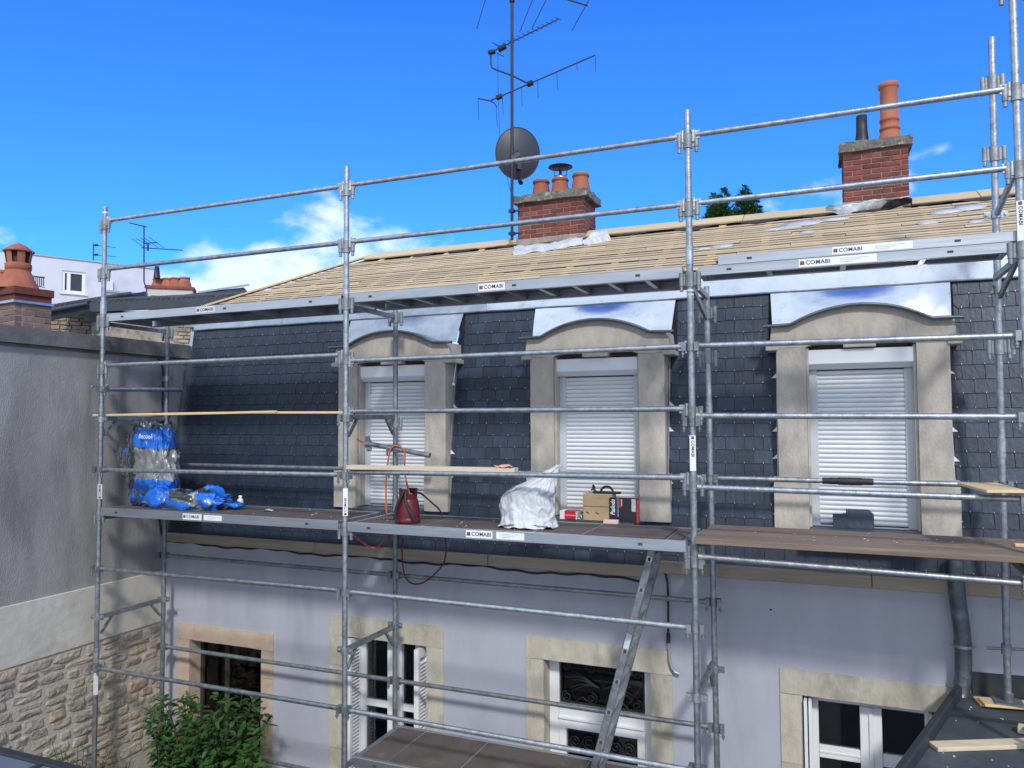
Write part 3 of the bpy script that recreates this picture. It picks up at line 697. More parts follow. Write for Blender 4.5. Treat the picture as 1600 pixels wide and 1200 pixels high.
# left stack
def k95(X, Z, Y0, Y=CY): f_ = (Y-CAM.y)/(Y0-CAM.y); return CAM.x+(X-CAM.x)*f_, CAM.z+(Z-CAM.z)*f_
lx0, lz1 = k95(3.44, 7.47, 2.95); lx1, _ = k95(4.292, 7.47, 2.95)
ch = MB().box(lx0+.006, lx1-.006, CY+.006, CY+.494, 6.7, lz1).build('chimney', 'brick_mortar', house)
ch['label'] = 'wide red brick chimney with three pots beside the antenna mast'
brick_stack(ch, lx0, lx1, CY, CY+.5, 6.985, lz1, .168, .058, 'brick_red')
link('render_base', rough_slab(lx0-.012, lx1+.012, CY-.012, CY+.512, 6.72, 6.985, .012, 3), ch).data.materials[0] = MAT['cement_base']
link('cap', rough_slab(lx0-.045, lx1+.06, CY-.05, CY+.55, lz1-.005, lz1+.085, .014, 8), ch)
bellpot = [(.122, 0), (.118, .03), (.108, .10), (.092, .19), (.090, .20), (.104, .205), (.106, .225), (.098, .24), (.082, .243), (.078, .18), (.09, 0)]
for (pu, h_) in ((3.675, 1.0), (3.925, .98), (4.19, 1.08)):
    px, _ = k95(pu, 7.5, 2.95); pot(ch, px, CY+.22, lz1+.075, [(r_, z_*h_) for r_, z_ in bellpot])
px, _ = k95(3.93, 7.5, 2.95)
m = MB(); m.lathe([(.075, .30), (.075, .34), (.06, .345)], (px, CY+.22, lz1), 16); m.cur = 1
m.lathe([(.0, .49), (.08, .475), (.148, .455), (.15, .45), (.0, .452)], (px, CY+.22, lz1), 24)
for k in range(4): m.tube((px+.07*math.cos(k*1.57+.5), CY+.22+.07*math.sin(k*1.57+.5), lz1+.32), (px+.085*math.cos(k*1.57+.5), CY+.22+.085*math.sin(k*1.57+.5), lz1+.458), .005, 6)
m.tube((px, CY+.22, lz1+.3), (px, CY+.22, lz1+.42), .03, 8, .015); m.build('rain_cowl', ['hook_steel', 'black_metal'], ch)
# right stack
rx0, rz1 = k95(7.118, 7.62, 3.0); rx1, _ = k95(7.738, 7.62, 3.0)
ch2 = MB().box(rx0+.006, rx1-.006, CY+.006, CY+.454, 6.7, rz1).build('chimney', 'brick_mortar', house)
ch2['label'] = 'narrow red brick chimney with one tall terracotta pot and a black pot'
brick_stack(ch2, rx0, rx1, CY, CY+.46, 7.02, rz1, .178, .056, 'brick_red')
link('render_base', rough_slab(rx0-.008, rx1+.008, CY-.008, CY+.468, 6.72, 7.02, .008, 13), ch2).data.materials[0] = MAT['cement_base']
link('cap', rough_slab(rx0-.03, rx1+.035, CY-.035, CY+.5, rz1-.02, rz1+.075, .013, 18), ch2)
px, _ = k95(7.585, 7.7, 3.0)
pot(ch2, px, CY+.2, rz1+.065, [(.115, 0), (.112, .05), (.098, .11), (.088, .13), (.088, .15), (.098, .155), (.1, .175), (.088, .185), (.086, .24), (.094, .245), (.096, .27), (.086, .28), (.083, .58), (.09, .59), (.1, .6), (.1, .635), (.088, .645), (.07, .645), (.068, .3)])
px, _ = k95(7.318, 7.7, 3.0)
pot(ch2, px, CY+.2, rz1+.05, [(.078, 0), (.072, .08), (.064, .1), (.062, .14), (.055, .20), (.053, .36), (.045, .36), (.045, .1)], 'black_metal')
# crumpled plastic sheet tucked round the feet of the chimneys
def sheet(name, pts_a, pts_b, material, seed, parent, amp=.022):
    def f_(i, j):
        def lerp(ps, t): t *= len(ps)-1; q = min(int(t), len(ps)-2); return Vector(ps[q]).lerp(Vector(ps[q+1]), t-q)
        p = lerp(pts_a, i).lerp(lerp(pts_b, i), j); return p+snor*(.02+.03*math.sin(math.pi*j))
    return crumple(name, material, parent, f_, 46, 16, amp, 7, seed)
def rp(u_, v_): r_ = ray(u_, v_); t_ = (Vector((0, EY, EZ))-CAM).dot(snor)/r_.dot(snor); return CAM+r_*t_
def lift(p, h): return p+snor*h
sheet('plastic_sheet', [rp(804, 402), rp(850, 396), rp(912, 386)], [onY(806, 388, CY-.03), onY(850, 384, CY-.03), onY(914, 372, CY-.03)], 'plastic_grey', 2, ch)
sheet('plastic_sheet', [rp(912, 388), rp(935, 382), rp(955, 378)], [onY(914, 378, CY-.05), onY(930, 362, CY-.05), onY(945, 362, CY-.05)], 'plastic_grey', 9, ch, .03)
sheet('plastic_sheet', [rp(1288, 336), rp(1320, 338), rp(1360, 332), rp(1418, 322)], [onY(1296, 324, CY-.03), onY(1320, 322, CY-.03), onY(1385, 313, CY-.03), onY(1422, 311, CY-.03)], 'plastic_grey', 5, ch2)
sheet('felt_sheet', [rp(1372, 332), rp(1400, 328), rp(1424, 325)], [onY(1400, 314, CY-.06), onY(1412, 313, CY-.06), onY(1423, 313, CY-.06)], 'felt_black', 6, ch2, .012)

# downpipe
dp = [(7.772, 1.0, 3.75), (7.772, 1.0, 3.60), (7.782, 1.0, 3.42), (7.80, 1.0, 3.25), (7.806, 1.0, 3.10), (7.802, 1.0, 2.92), (7.785, .995, 2.78), (7.77, .96, 2.70), (7.755, .90, 2.66)]
m = MB().path(dp, .057, 16); d_ = m.build('downpipe', 'zinc_dark', house)
MB().tube((7.806, 1.0, 3.105), (7.806, 1.0, 3.125), .064, 16).tube((7.806-.085, 1.0, 3.115), (7.806+.085, 1.0, 3.115), .006, 6).build('pipe_collar', 'galvanised', d_)
MB().tube((7.803, 1.0, 3.135), (7.803, 1.0, 3.15), .060, 16).build('pipe_collar', 'zinc_dark', d_)
# hook of the cable end on the wall, and little wall marks
MB().tube((6.44, 1.075, 3.24), (6.44, 1.085, 3.24), .008, 8).build('wall_plug', 'black_rubber', house)
# ================================================================== BOUNDARY WALL (left)
bw_ = thing('boundary_wall', 'tall boundary wall of grey roughcast over a cream band and rubble stone', 'wall', (WX, -2, 0))
YF = -7.0
bx('roughcast', 'roughcast_grey', bw_, WX-.35, WX, YF, 1.5, 3.10, 5.56)
MB().box(WX-.35, WX+.022, YF, 1.08, 2.515, 3.098).build('cream_band', 'render_cream', bw_, .006)
# coping stones, end to end
y = YF; k = 0
while y < 1.5:
    y1 = min(y+[1.6, 1.25, 1.45][k % 3], 1.52)
    rough_block(WX-.42, WX+.055, y+.004, y1-.004, 5.575, 5.735-.002*(k % 2), .006, k).build('coping', 'coping_grey', bw_); y = y1; k += 1
bx('coping_bed', 'coping_grey', bw_, WX-.38, WX+.012, YF, 1.5, 5.545, 5.572)
bx('zinc_end', 'zinc_worn', bw_, WX-.05, WX+.075, 1.36, 1.40, 5.53, 5.75)
MB().path([(WX+.014, .93, 5.54), (WX+.014, .98, 5.5), (WX+.014, 1.0, 5.4), (WX+.014, 1.0, 4.9), (WX+.014, 1.0, 4.5), (WX+.014, .98, 3.7), (WX+.014, 1.02, 3.5)], .011, 6).build('cable', 'black_rubber', bw_)
MB().box(WX, WX+.10, .86, 1.04, 4.86, 4.93).path([(WX+.05, .95, 4.86), (WX+.16, .98, 4.8), (WX+.2, .98, 4.72)], .014, 6).build('junction_box', 'black_rubber', bw_, .006)
# rubble masonry: mortar bed and every stone
def mb_bed():
    m = MB(); ny, nz_ = 60, 44
    def f_(i, j):
        y = -3.2+(1.08+3.2)*i; z = .3+(2.513-.3)*j; return (WX+.006+.011*noise.noise(Vector((y*6, z*6, 1)))+.006*noise.noise(Vector((y*17, z*17, 7))), y, z)
    m.grid(f_, ny, nz_); m.box(WX-.35, WX-.05, YF, 1.08, 0, 2.51); return m
mb_bed().build('mortar_bed', 'mortar', bw_, recalc=False)
random.seed(11)
def stone(yc, zc, ly, lz, k):
    n = 11; m = MB(); rings = []
    base = []
    for i in range(n):
        a = 2*math.pi*i/n+random.uniform(-.12, .12); ca, sa_ = math.cos(a), math.sin(a)
        e = .42; px = math.copysign(abs(ca)**e, ca)*ly/2*random.uniform(.80, 1.08); pz = math.copysign(abs(sa_)**e, sa_)*lz/2*random.uniform(.74, 1.10)
        base.append((px, pz))
    dep = random.uniform(.012, .030); tl = random.uniform(-.25, .25)
    for sc_, h in ((1.0, -.015), (.99, dep*.45), (.86, dep*.95), (.5, dep*1.1)):
        rings.append([(WX+h+(.012*noise.noise(Vector((px*9+k, pz*9, h*30))) if h > 0 else 0)+(tl*pz*.25 if h > 0 else 0), yc+px*sc_, zc+pz*sc_) for px, pz in base])
    vs = [v for r_ in rings for v in r_]+[(WX+dep*1.1+random.uniform(-.006, .008), yc, zc)]
    fs = [(j*n+i, j*n+(i+1) % n, (j+1)*n+(i+1) % n, (j+1)*n+i) for j in range(3) for i in range(n)]+[(3*n+i, 3*n+(i+1) % n, 4*n) for i in range(n)]
    m._add(vs, fs, False); m.build('stone', 'rubble', bw_)
z = 2.515; k = 0
while z > 1.18:
    h = random.choice([.065, .085, .11, .125, .14]); z0 = z-h
    y = -1.25-random.uniform(0, .3)
    while y < 1.06:
        ly = random.uniform(.14, .36)*(1.0 if h > .08 else 1.2); y1 = min(y+ly, 1.075)
        if y1-y > .07:
            zc = (z+z0)/2+.018*math.sin(y*2.1+k*.7)+random.uniform(-.008, .008)
            zc = min(zc, 2.507-(h-.015)/2)
            if h > .12 and random.random() < .28:     # two flat stones instead of one tall one
                stone((y+y1)/2, zc+h*.26, y1-y-.022, h*.42, k); stone((y+y1)/2, zc-h*.24, y1-y-.03, h*.40, k+5)
            else: stone((y+y1)/2, zc, y1-y-random.uniform(.012, .035), h-random.uniform(.008, .024), k)
        y = y1; k += 1
    z = z0

# ================================================================== SCAFFOLD
scf = thing('scaffold', 'galvanised steel tube scaffold standing along the whole facade', 'scaffold', (4, .4, 0))
TR = .0242
def text_sticker(name, body, parent, c, ax, ay, wd, ht, nrm, faded=False, extra=0.0, logo=True):
    """a white sticker with dark lettering: c centre, ax reading direction, ay up, nrm outwards"""
    ax = Vector(ax).normalized(); ay = Vector(ay).normalized(); nv = Vector(nrm).normalized(); c = Vector(c); m = MB()
    def rect(x0, x1, y0, y1, h, mi):
        m.cur = mi; vs = [c+ax*x+ay*y+nv*hh for hh in (0, h) for x, y in ((x0, y0), (x1, y0), (x1, y1), (x0, y1))]
        m._add(vs, [(4, 5, 6, 7), (0, 1, 5, 4), (1, 2, 6, 5), (2, 3, 7, 6), (3, 0, 4, 7)], False); m.cur = 0
    rect(-wd/2, wd/2, -ht/2, ht/2, .0012, 0)
    th = ht*.56
    if body:
        lg = ht*.5
        g_ = text_geo(body, th*1.32, .012*th*2.2, 0, 1.06); xs_ = [v.x for v in g_[0]]; tw = max(xs_)-min(xs_)
        room = wd-extra-(lg+ht*.2 if logo else 0)-ht*.3; sx = min(1.0, room/tw)
        x0 = -wd/2+ht*.15
        if logo:
            rect(x0, x0+lg, -lg/2, lg/2, .0018, 1); rect(x0+lg*.28, x0+lg*.72, -lg*.5, lg*.1, .0022, 2); rect(x0+lg*.42, x0+lg*.58, lg*.2, lg*.36, .0022, 0); x0 += lg+ht*.2
        cx_ = x0+tw*sx/2
        add_text(m, ([Vector((v.x*sx, v.y, 0)) for v in g_[0]], g_[1]), c+ax*cx_+nv*.0019, ax, ay, 1)
    if extra:
        m.cur = 3; x1 = wd/2-ht*.2
        for q in range(3): rect(x1-extra*.9, x1-extra*(.15+.2*q), ht*(.22-.22*q)-ht*.05, ht*(.22-.22*q)+ht*.05, .0017, 3)
        # small ring mark
    return m.build(name, ['sticker_faded' if faded else 'print_white', 'print_ink', 'print_red', 'print_grey'], parent, recalc=False)

# couplers (shared meshes): socket pair, bolted clamp
m = MB()
m.tube((0, 0, -.055), (0, 0, .055), .0325, 16)
for s in (-1, 1):
    m.tube((s*.062, 0, -.048), (s*.062, 0, .052), .0185, 10); m.box(min(s*.03, s*.05), max(s*.03, s*.05), -.006, .006, -.045, .045)
    m.tube((s*.062, 0, -.085), (s*.062, 0, -.048), .014, 8)
CUP = m.mesh('coupler', 'galvanised_dull')
m = MB(); m.tube((0, 0, -.03), (0, 0, .03), .0335, 16)
m.box(-.062, -.03, -.04, .02, -.032, .032).box(.03, .062, -.04, .02, -.032, .032)
for s in (-1, 1): m.tube((s*.055, -.03, -.075), (s*.055, -.03, .03), .0065, 6).tube((s*.055, -.03, -.058), (s*.055, -.03, -.045), .014, 6)
CLAMP = m.mesh('coupler', 'galvanised_dull')
m = MB(); m.tube((0, 0, -.028), (0, 0, .028), .034, 16); m.box(-.075, .075, -.008, .014, -.024, .024)
for s in (-1, 1): m.tube((s*.06, -.02, 0), (s*.06, .02, 0), .011, 6)
PLATE = m.mesh('coupler', 'galvanised')
def post(p0, p1, sleeves, cups, clamps, plates=(), material='galvanised'):
    p0 = Vector(p0); p1 = Vector(p1)
    m = MB().tube(p0, p1, TR, 16)
    o = m.build('post', material, scf)
    def on(z): return p0.lerp(p1, (z-p0.z)/(p1.z-p0.z))
    for z in sleeves:
        MB().tube(on(z-.07), on(z+.07), TR+.004, 16).build('sleeve', material, o)
    for zs, me in ((cups, CUP), (clamps, CLAMP), (plates, PLATE)):
        for z in zs: link('coupler', me, o, on(z), (0, 0, random.uniform(-.12, .12)))
    return o
up_r = (6.91, 6.40)
fx = [0, 3, 6, 8.06]
cups = [6.87, 6.36, 5.88]; 
P1 = post((-.012, 0, 0), (0.0, 0, 7.06), (4.9, 2.45, 6.0), [6.87, 6.36, 5.85, 5.36, 3.87], [4.33, 3.32, 2.33], (4.84, 2.83))
P2 = post((3.0, 0, 0), (3.0, 0, 7.08), (4.9, 6.0), [6.87, 6.36, 5.85, 5.37, 3.87], [4.34, 3.33, 2.33, 4.84], (2.83,))
P3 = post((6.0, 0, 0), (6.0, 0, 7.10), (6.02,), [6.87, 6.36, 5.84, 4.86, 4.35, 3.86], [5.345, 4.80, 3.32, 3.78, 2.33], (2.83,))
P4 = post((8.06, 0, 0), (8.06, 0, 9.2), (7.75, 5.2), [7.55, 6.88, 6.38, 5.87, 5.3], [5.33, 4.82, 4.30, 3.79], (2.83,))
B1 = post((0, .83, 0), (0, .83, 5.90), (), [5.82], [4.33, 3.32, 2.31], (2.83, 5.3), 'galvanised_dull')
B2 = post((3.0, .83, 0), (3.0, .83, 5.92), (4.0,), [5.83, 4.80], [4.33, 3.32, 2.31], (2.84,), 'galvanised_dull')
B3 = post((6.03, .83, 0), (6.0, .83, 5.92), (4.9,), [5.70, 5.33], [4.33, 3.32, 2.31], (2.78,))
B4 = post((8.05, .83, 2.80), (8.09, .83, 7.62), (4.6,), [7.28, 6.75, 5.33], [4.33, 5.75], (6.30,))
# worn paper bands on the posts
MB().tube((6.0, 0, 5.72), (6.0, 0, 5.735), TR+.0015, 16).tube((6.0, 0, 5.75), (6.0, 0, 5.765), TR+.0015, 16).build('tape_band', 'print_grey', P3)
MB().tube((0, 0, 6.99), (0, 0, 7.005), TR+.0015, 16).build('tape_band', 'print_white', P1)
def vsticker(parent, x, z0, z1, rd, faded=False, body='COMABI'):
    # label on the camera side of a post, its lettering running along the post
    d = Vector((CAM.x-x, CAM.y, 0)).normalized(); sd = Vector((0, 0, 1)).cross(d)
    text_sticker('sticker', body, parent, Vector((x, 0, (z0+z1)/2))+d*(TR+.0005), (0, 0, rd), sd*(-1 if rd > 0 else 1)*1.0, z1-z0, .042, d, faded)
vsticker(P3, 6.0, 4.445, 4.70, -1)
vsticker(P2, 3.0, 3.99, 4.23, 1)
vsticker(P4, 8.06, 5.92, 6.18, -1)
vsticker(P1, -.003, 4.03, 4.18, 1, True)
vsticker(P1, -.008, 2.06, 2.28, 1, True, '')

def rail(p0, p1, flat=True, material='galvanised', r=TR*.86):
    p0 = Vector(p0); p1 = Vector(p1); d = (p1-p0).normalized(); m = MB(); m.tube(p0+d*.06, p1-d*.06, r, 14)
    for p, q in ((p0, 1), (p1, -1)):
        if flat:        # flattened, dropped end hooked in its socket
            a = p+d*q*.06; pts = [a+d*q*.0, a-d*q*.035]
            m.lathe([], (0, 0, 0)) if False else None
            m.bar(a+d*q*.03, a-d*q*.03, .020, .062); m.tube(a-d*q*.022+Vector((0, 0, -.05)), a-d*q*.022+Vector((0, 0, .04)), .016, 8)
        else: m.tube(p+d*q*.03, p+d*q*.062, r+.006, 12)
    return m.build('guardrail', material, scf)
for a, b in ((0, 3), (3, 6), (6, 8.06)):
    for z in up_r: rail((a, 0, z), (b, 0, z))
rail((0, 0, 5.398), (3, 0, 5.40)); rail((3, 0, 5.343), (6, 0, 5.35)); rail((6, 0, 5.352), (8.06, 0, 5.331), False)
rail((3, 0, 4.899), (6, 0, 4.893)); rail((6, 0, 4.843), (8.06, 0, 4.823), False)
rail((0, 0, 4.326), (3, 0, 4.345), False); rail((3, 0, 4.369), (6, 0, 4.394)); rail((6, 0, 4.327), (8.06, 0, 4.31), False)
rail((0, 0, 3.322), (3, 0, 3.341), False); rail((3, 0, 3.335), (6, 0, 3.319), False); rail((6, 0, 3.832), (8.06, 0, 3.791), False)
rail((0, 0, 2.323), (3, 0, 2.331), False); rail((3, 0, 2.327), (6, 0, 2.312), False)
for z in (4.335, 3.318, 2.312):
    rail((0, .83, z), (3, .83, z), False, 'galvanised_dull'); rail((3, .83, z), (6, .83, z), False, 'galvanised_dull' if z < 4 else 'galvanised')
rail((6, .83, 4.332), (8.06, .83, 4.329), False)
rail((0, .83, 1.3), (3, .83, 1.3), False, 'galvanised_dull')
MB().path([(6.86+.012*k, .83, 4.331) for k in range(31)], [.025+.005*abs(noise.noise(Vector((k*.9, 2, 2))))+(.004 if 9 < k < 24 else 0) for k in range(31)], 10).build('tape_wrap', 'black_rubber', scf)
# transoms with gusset braces, every two metres
def transom(x, z, gus=True, xb=None):
    xb = x if xb is None else xb
    m = MB().bar((x, .03, z), (xb, .80, z), .034, .045)
    o = m.build('transom', 'galvanised_dull', scf, .004)
    if gus:
        MB().bar((x, .04, z-.17), (x, .17, z-.02), .022, .022, (1, 0, 0)).build('brace', 'galvanised_dull', o)
        MB().bar((xb, .79, z-.17), (xb, .66, z-.02), .022, .022, (1, 0, 0)).build('brace', 'galvanised_dull', o)
for x in (0, 3, 6, 8.06):
    for z in (4.85, 2.83):
        if (x, z) != (8.06, 2.83) and (x, z) != (6, 4.85) and (x, z) != (8.06, 4.85): transom(x, z, True)
for x in (0, 3, 6, 8.06):
    for z in (5.835, 3.835):
        MB().bar((x, .02, z), (x, .82, z), .03, .04).build('deck_bearer', 'galvanised_dull', scf)
MB().bar((3, .02, 1.84), (3, .82, 1.84), .03, .04).build('deck_bearer', 'galvanised_dull', scf); MB().bar((6, .02, 1.84), (6, .82, 1.84), .03, .04).build('deck_bearer', 'galvanised_dull', scf)
# arms at the right-hand end frame
MB().tube((8.06, .02, 6.42), (8.085, .83, 6.30), .021, 12).build('brace', 'galvanised', scf)
MB().tube((8.085, .83, 6.30), (8.075, .82, 6.02), .019, 12).build('brace', 'galvanised', scf)
MB().bar((8.06, .1, 5.84), (8.085, .8, 5.70), .02, .045).build('brace', 'galvanised_dull', scf)
MB().bar((6.0, .1, 5.80), (6.0, .78, 5.66), .02, .05).build('brace', 'galvanised_dull', scf)
MB().tube((8.06, .02, 4.31), (8.06, .80, 4.335), .021, 12).build('end_rail', 'galvanised_dull', scf)
# tie tube from the first post to the wall
t = MB().tube((.05, -.05, 5.153), (.05, 1.0, 5.18), TR, 14).build('tie_tube', 'galvanised', scf)
link('coupler', CLAMP, t, (.02, 0, 5.155))
MB().path([(-.09, -.05, 5.18), (-.06, -.02, 5.2), (-.03, -.05, 5.19)], .01, 6).path([(.12, -.06, 5.17), (.10, -.03, 5.19), (.13, -.02, 5.2)], .009, 6).build('bolt', 'galvanised_dull', t)
# base jack of the last inner post: plate and screw collar
MB().box(7.96, 8.14, .75, .91, 2.792, 2.802).tube((8.05, .83, 2.80), (8.05, .83, 2.86), .035, 12).build('base_plate', 'galvanised_dull', B4); MB().tube((7.93, .83, 3.16), (8.17, .83, 3.175), .011, 8).tube((8.05, .83, 3.13), (8.05, .83, 3.20), .034, 10).build('jack_nut', 'galvanised_dull', B4)
# clamped tie tube across the first dormer (hangs from the inner post)
tt = MB().tube((2.68, .78, 4.597), (3.41, .78, 4.483), TR, 14, caps=False).tube((2.68, .78, 4.597), (3.41, .78, 4.483), TR*.86, 14, caps=False)
tto = tt.build('tie_tube', 'galvanised_dull', scf, recalc=False)
link('coupler', CLAMP, tto, (3.0, .80, 4.545), (0, 0, 0)); link('coupler', PLATE, tto, (2.72, .78, 4.59), (0, 1.4, 0))
MB().path([(2.70, .76, 4.60), (2.64, .76, 4.61), (2.60, .76, 4.64)], .008, 6).build('bolt', 'hose_orange', tto)

# ------------------------------------------------------------------ decks
def deck(label, x0, x1, y0, y1, zt, cross=5, seams=(), holes=True, group='scaffold decks', th=.08, dy=0):
    d = thing('scaffold_deck', label, 'scaffold deck', ((x0+x1)/2, (y0+y1)/2, zt-th), group)
    for ya, yb, s in ((y0, y0+.038, 1), (y1-.038, y1, -1)):
        # C-shaped side beam
        m = MB(); yo, yi = (ya, yb) if s > 0 else (yb, ya)
        m.box(x0, x1, min(yo, yo+s*.006), max(yo, yo+s*.006), zt-th, zt)
        m.box(x0, x1, min(yo+s*.006, yi), max(yo+s*.006, yi), zt-.007, zt).box(x0, x1, min(yo+s*.006, yi), max(yo+s*.006, yi), zt-th, zt-th+.007)
        b_ = m.build('side_beam', 'aluminium', d, .0015)
        if holes and s > 0:
            for hx in (x0+.2, x0+(x1-x0)*.5+.1, x1-.35):
                MB().box(hx, hx+.035, yo-.0015, yo+.002, zt-th*.62, zt-th*.38).build('slot', 'underlay_dark', d)
    for xa in (x0, x1-.04): bx('end_beam', 'aluminium', d, xa, xa+.04, y0+.040, y1-.040, zt-th+.004, zt-.004, .002)
    xs_ = [x0+.042]+list(seams)+[x1-.042]
    for a, b in zip(xs_, xs_[1:]):
        bx('deck_panel', 'deck_ply', d, a+.006, b-.006, y0+.040, y1-.040, zt-.012, zt-.003, .001)
        if b != xs_[-1]: bx('seam_bar', 'aluminium', d, b-.005, b+.005, y0+.04, y1-.04, zt-.02, zt-.001)
    for k in range(cross):
        xc = x0+(x1-x0)*(k+1)/(cross+1); bx('crossbar', 'aluminium', d, xc-.018, xc+.018, y0+.04, y1-.04, zt-.065, zt-.0125)
    for xa in (x0+.0, x1):      # hooks over the bearers
        for yy in (y0+.1, y1-.1): bx('hook', 'galvanised_dull', d, xa-.03, xa+.03, yy-.02, yy+.02, zt-th+.045, zt-th+.06)
    return d
def dsticker(d, u0, u1, v, y, zt, extra=.0, th=.08):
    a, b = onY(u0, v, y), onY(u1, v, y); wd = b.x-a.x
    text_sticker('sticker', 'COMABI', d, ((a.x+b.x)/2, y-.0004, zt-th/2+.001), (1, 0, 0), (0, 0, 1), wd, .058, (0, -1, 0), False, extra)
d1 = deck('middle scaffold deck of the leftmost bay under the blue plastic wrapping', .05, 2.945, -.03, .66, 3.945, seams=(1.0, 1.95))
text_sticker('sticker', 'COMABI', d1, (1.275, -.0304, 3.907), (1, 0, 0), (0, 0, 1), .235, .056, (0, -1, 0)); text_sticker('sticker', '', d1, (1.53, -.0304, 3.907), (1, 0, 0), (0, 0, 1), .22, .050, (0, -1, 0), False, .18)
d2 = deck('middle scaffold deck carrying the red gas bottle and white sack', 3.045, 5.945, -.035, .66, 3.94, seams=(3.75, 4.75, 5.15, 5.80))
text_sticker('sticker', 'COMABI', d2, (4.305, -.0354, 3.902), (1, 0, 0), (0, 0, 1), .235, .060, (0, -1, 0)); text_sticker('sticker', '', d2, (4.575, -.0354, 3.902), (1, 0, 0), (0, 0, 1), .24, .056, (0, -1, 0), False, .2)
bx('trapdoor', 'deck_ply', d2, 5.17, 5.78, .02, .60, 3.9385, 3.9475, .001)
d3 = deck('upper scaffold deck of the leftmost bay below the roof hip', .05, 2.945, 0, .58, 5.935, cross=4)
text_sticker('sticker', 'COMABI', d3, (onY(321, 486, 0).x, -.0004, 5.897), (1, 0, 0), (0, 0, 1), .235, .058, (0, -1, 0), True)
d4 = deck('upper scaffold deck of the second bay in front of the laths', 3.03, 5.945, 0, .57, 5.94, cross=9)
text_sticker('sticker', 'COMABI', d4, (onY(768, 451, 0).x, -.0004, 5.902), (1, 0, 0), (0, 0, 1), .235, .060, (0, -1, 0))
d5 = deck('narrow upper scaffold deck of the right bay, lower of the two stacked', 6.06, 8.0, 0, .25, 5.928, cross=3, group='narrow upper decks', th=.066)
text_sticker('sticker', 'COMABI', d5, (onY(1308, 406, 0).x, -.0004, 5.896), (1, 0, 0), (0, 0, 1), .49, .054, (0, -1, 0), False, .24)
d6 = deck('narrow upper scaffold deck of the right bay, laid on top of another', 6.20, 8.045, .01, .26, 5.9985, cross=3, group='narrow upper decks', th=.066)
text_sticker('sticker', 'COMABI', d6, (onY(1362, 384, .01).x, .0096, 5.966), (1, 0, 0), (0, 0, 1), .49, .050, (0, -1, 0), False, .24)
d7 = deck('lowest scaffold deck in front of the french window and door', 3.10, 5.945, -.02, .72, 1.95, seams=(3.42, 4.05, 5.0))
bx('stiffener', 'aluminium', d7, 3.55, 4.3, -.028, -.021, 1.90, 1.955, .002)

# ladder hanging from the trapdoor
ld = thing('ladder', 'aluminium ladder leaning from the lowest deck up to the trapdoor', 'ladder', (5.2, .38, 1.95))
A0, A1 = Vector((5.13, .2, 1.955)), Vector((5.66, .2, 3.86)); dl = (A1-A0).normalized()
for yy in (.2, .56):
    m = MB(); p = Vector((0, yy-.2, 0)); m.bar(A0+p, A1+p, .025, .058, (1, 0, 0))
    st_ = m.build('stile', 'galvanised_dull', ld, .004)
n = 8
for k in range(n):
    c = A0.lerp(A1, (k+.55)/n)
    q = MB().bar(c+Vector((0, .014, 0)), c+Vector((0, .346, 0)), .034, .034, tuple(dl)).build('rung', 'hook_steel', ld, .003)
    e = c+Vector((0, -.0128, 0)); MB().bar(e, e+Vector((0, -.0025, 0)), .040, .040, tuple(dl)).build('rung_end', 'hook_steel', ld)
    MB().bar(e+Vector((0, -.002, 0)), e+Vector((0, -.0032, 0)), .024, .030, tuple(dl)).build('rung_hole', 'underlay_dark', ld)
cst = A0.lerp(A1, .61); MB().bar(cst+Vector((0, -.0125, 0))-dl*.06, cst+Vector((0, -.0125, 0))+dl*.06, .042, .0022, (0, 1, 0)).build('sticker', 'print_grey', ld)

# ------------------------------------------------------------------ boards lying on the scaffold
def plank(name, label, cat, p0, p1, wd, th, material, upv=(0, 0, 1), group=None, sag=0.0):
    p0 = Vector(p0); p1 = Vector(p1); d = (p1-p0); n = 14; dn = d.normalized(); sd = dn.cross(Vector(upv)).normalized(); u = sd.cross(dn); m = MB(); vs = []
    for i in range(n+1):
        c = p0+d*(i/n)-u*sag*math.sin(math.pi*i/n)
        jt = .0015*noise.noise(Vector((i*.8, p0.x*3, p0.y*9)))
        vs += [c+sd*(a*wd/2+jt)+u*(b*th/2) for a, b in ((-1, -1), (1, -1), (1, 1), (-1, 1))]
    fs = [(i*4+j, i*4+(j+1) % 4, i*4+4+(j+1) % 4, i*4+4+j) for i in range(n) for j in range(4)]+[(3, 2, 1, 0), (n*4, n*4+1, n*4+2, n*4+3)]
    m._add(vs, fs, False); o = m.build(name, material, None, min(.003, th*.2)); tag(o, label, cat, group); return o
plank('scaffold_plank', 'weathered brown plank of the right bay, nearest the camera', 'plank', (6.02, .02, 3.955), (9.2, .02, 3.95), .235, .042, 'old_plank', group='weathered planks in the right bay')
plank('scaffold_plank', 'weathered brown plank of the right bay, in the middle of three', 'plank', (6.0, .275, 3.952), (9.2, .275, 3.955), .235, .04, 'old_plank', group='weathered planks in the right bay')
plank('scaffold_plank', 'weathered brown plank of the right bay, nearest the dormer', 'plank', (6.03, .53, 3.955), (9.2, .53, 3.952), .235, .042, 'old_plank', group='weathered planks in the right bay')
plank('wood_offcut', 'short pale wood offcut on the brown planks at the right edge', 'offcut', (8.02, .30, 3.984), (8.45, .32, 3.984), .05, .02, 'new_wood')
a = onY(146, 650, .06); b = onY(432, 647, .06); c_ = onY(170, 650, .12); d_ = onY(537, 646, .12)
plank('wood_lath', 'thin yellow lath across the left bay, shorter and nearer one', 'lath', (a.x, .06, 4.888), (b.x, .06, 4.905), .03, .022, 'new_wood', group='laths across the left bay', sag=.004)
plank('wood_lath', 'thin yellow lath across the left bay, longer and farther one', 'lath', (c_.x+.0, .12, 4.888), (3.02, .12, 4.89), .032, .022, 'new_wood', group='laths across the left bay', sag=-.01)
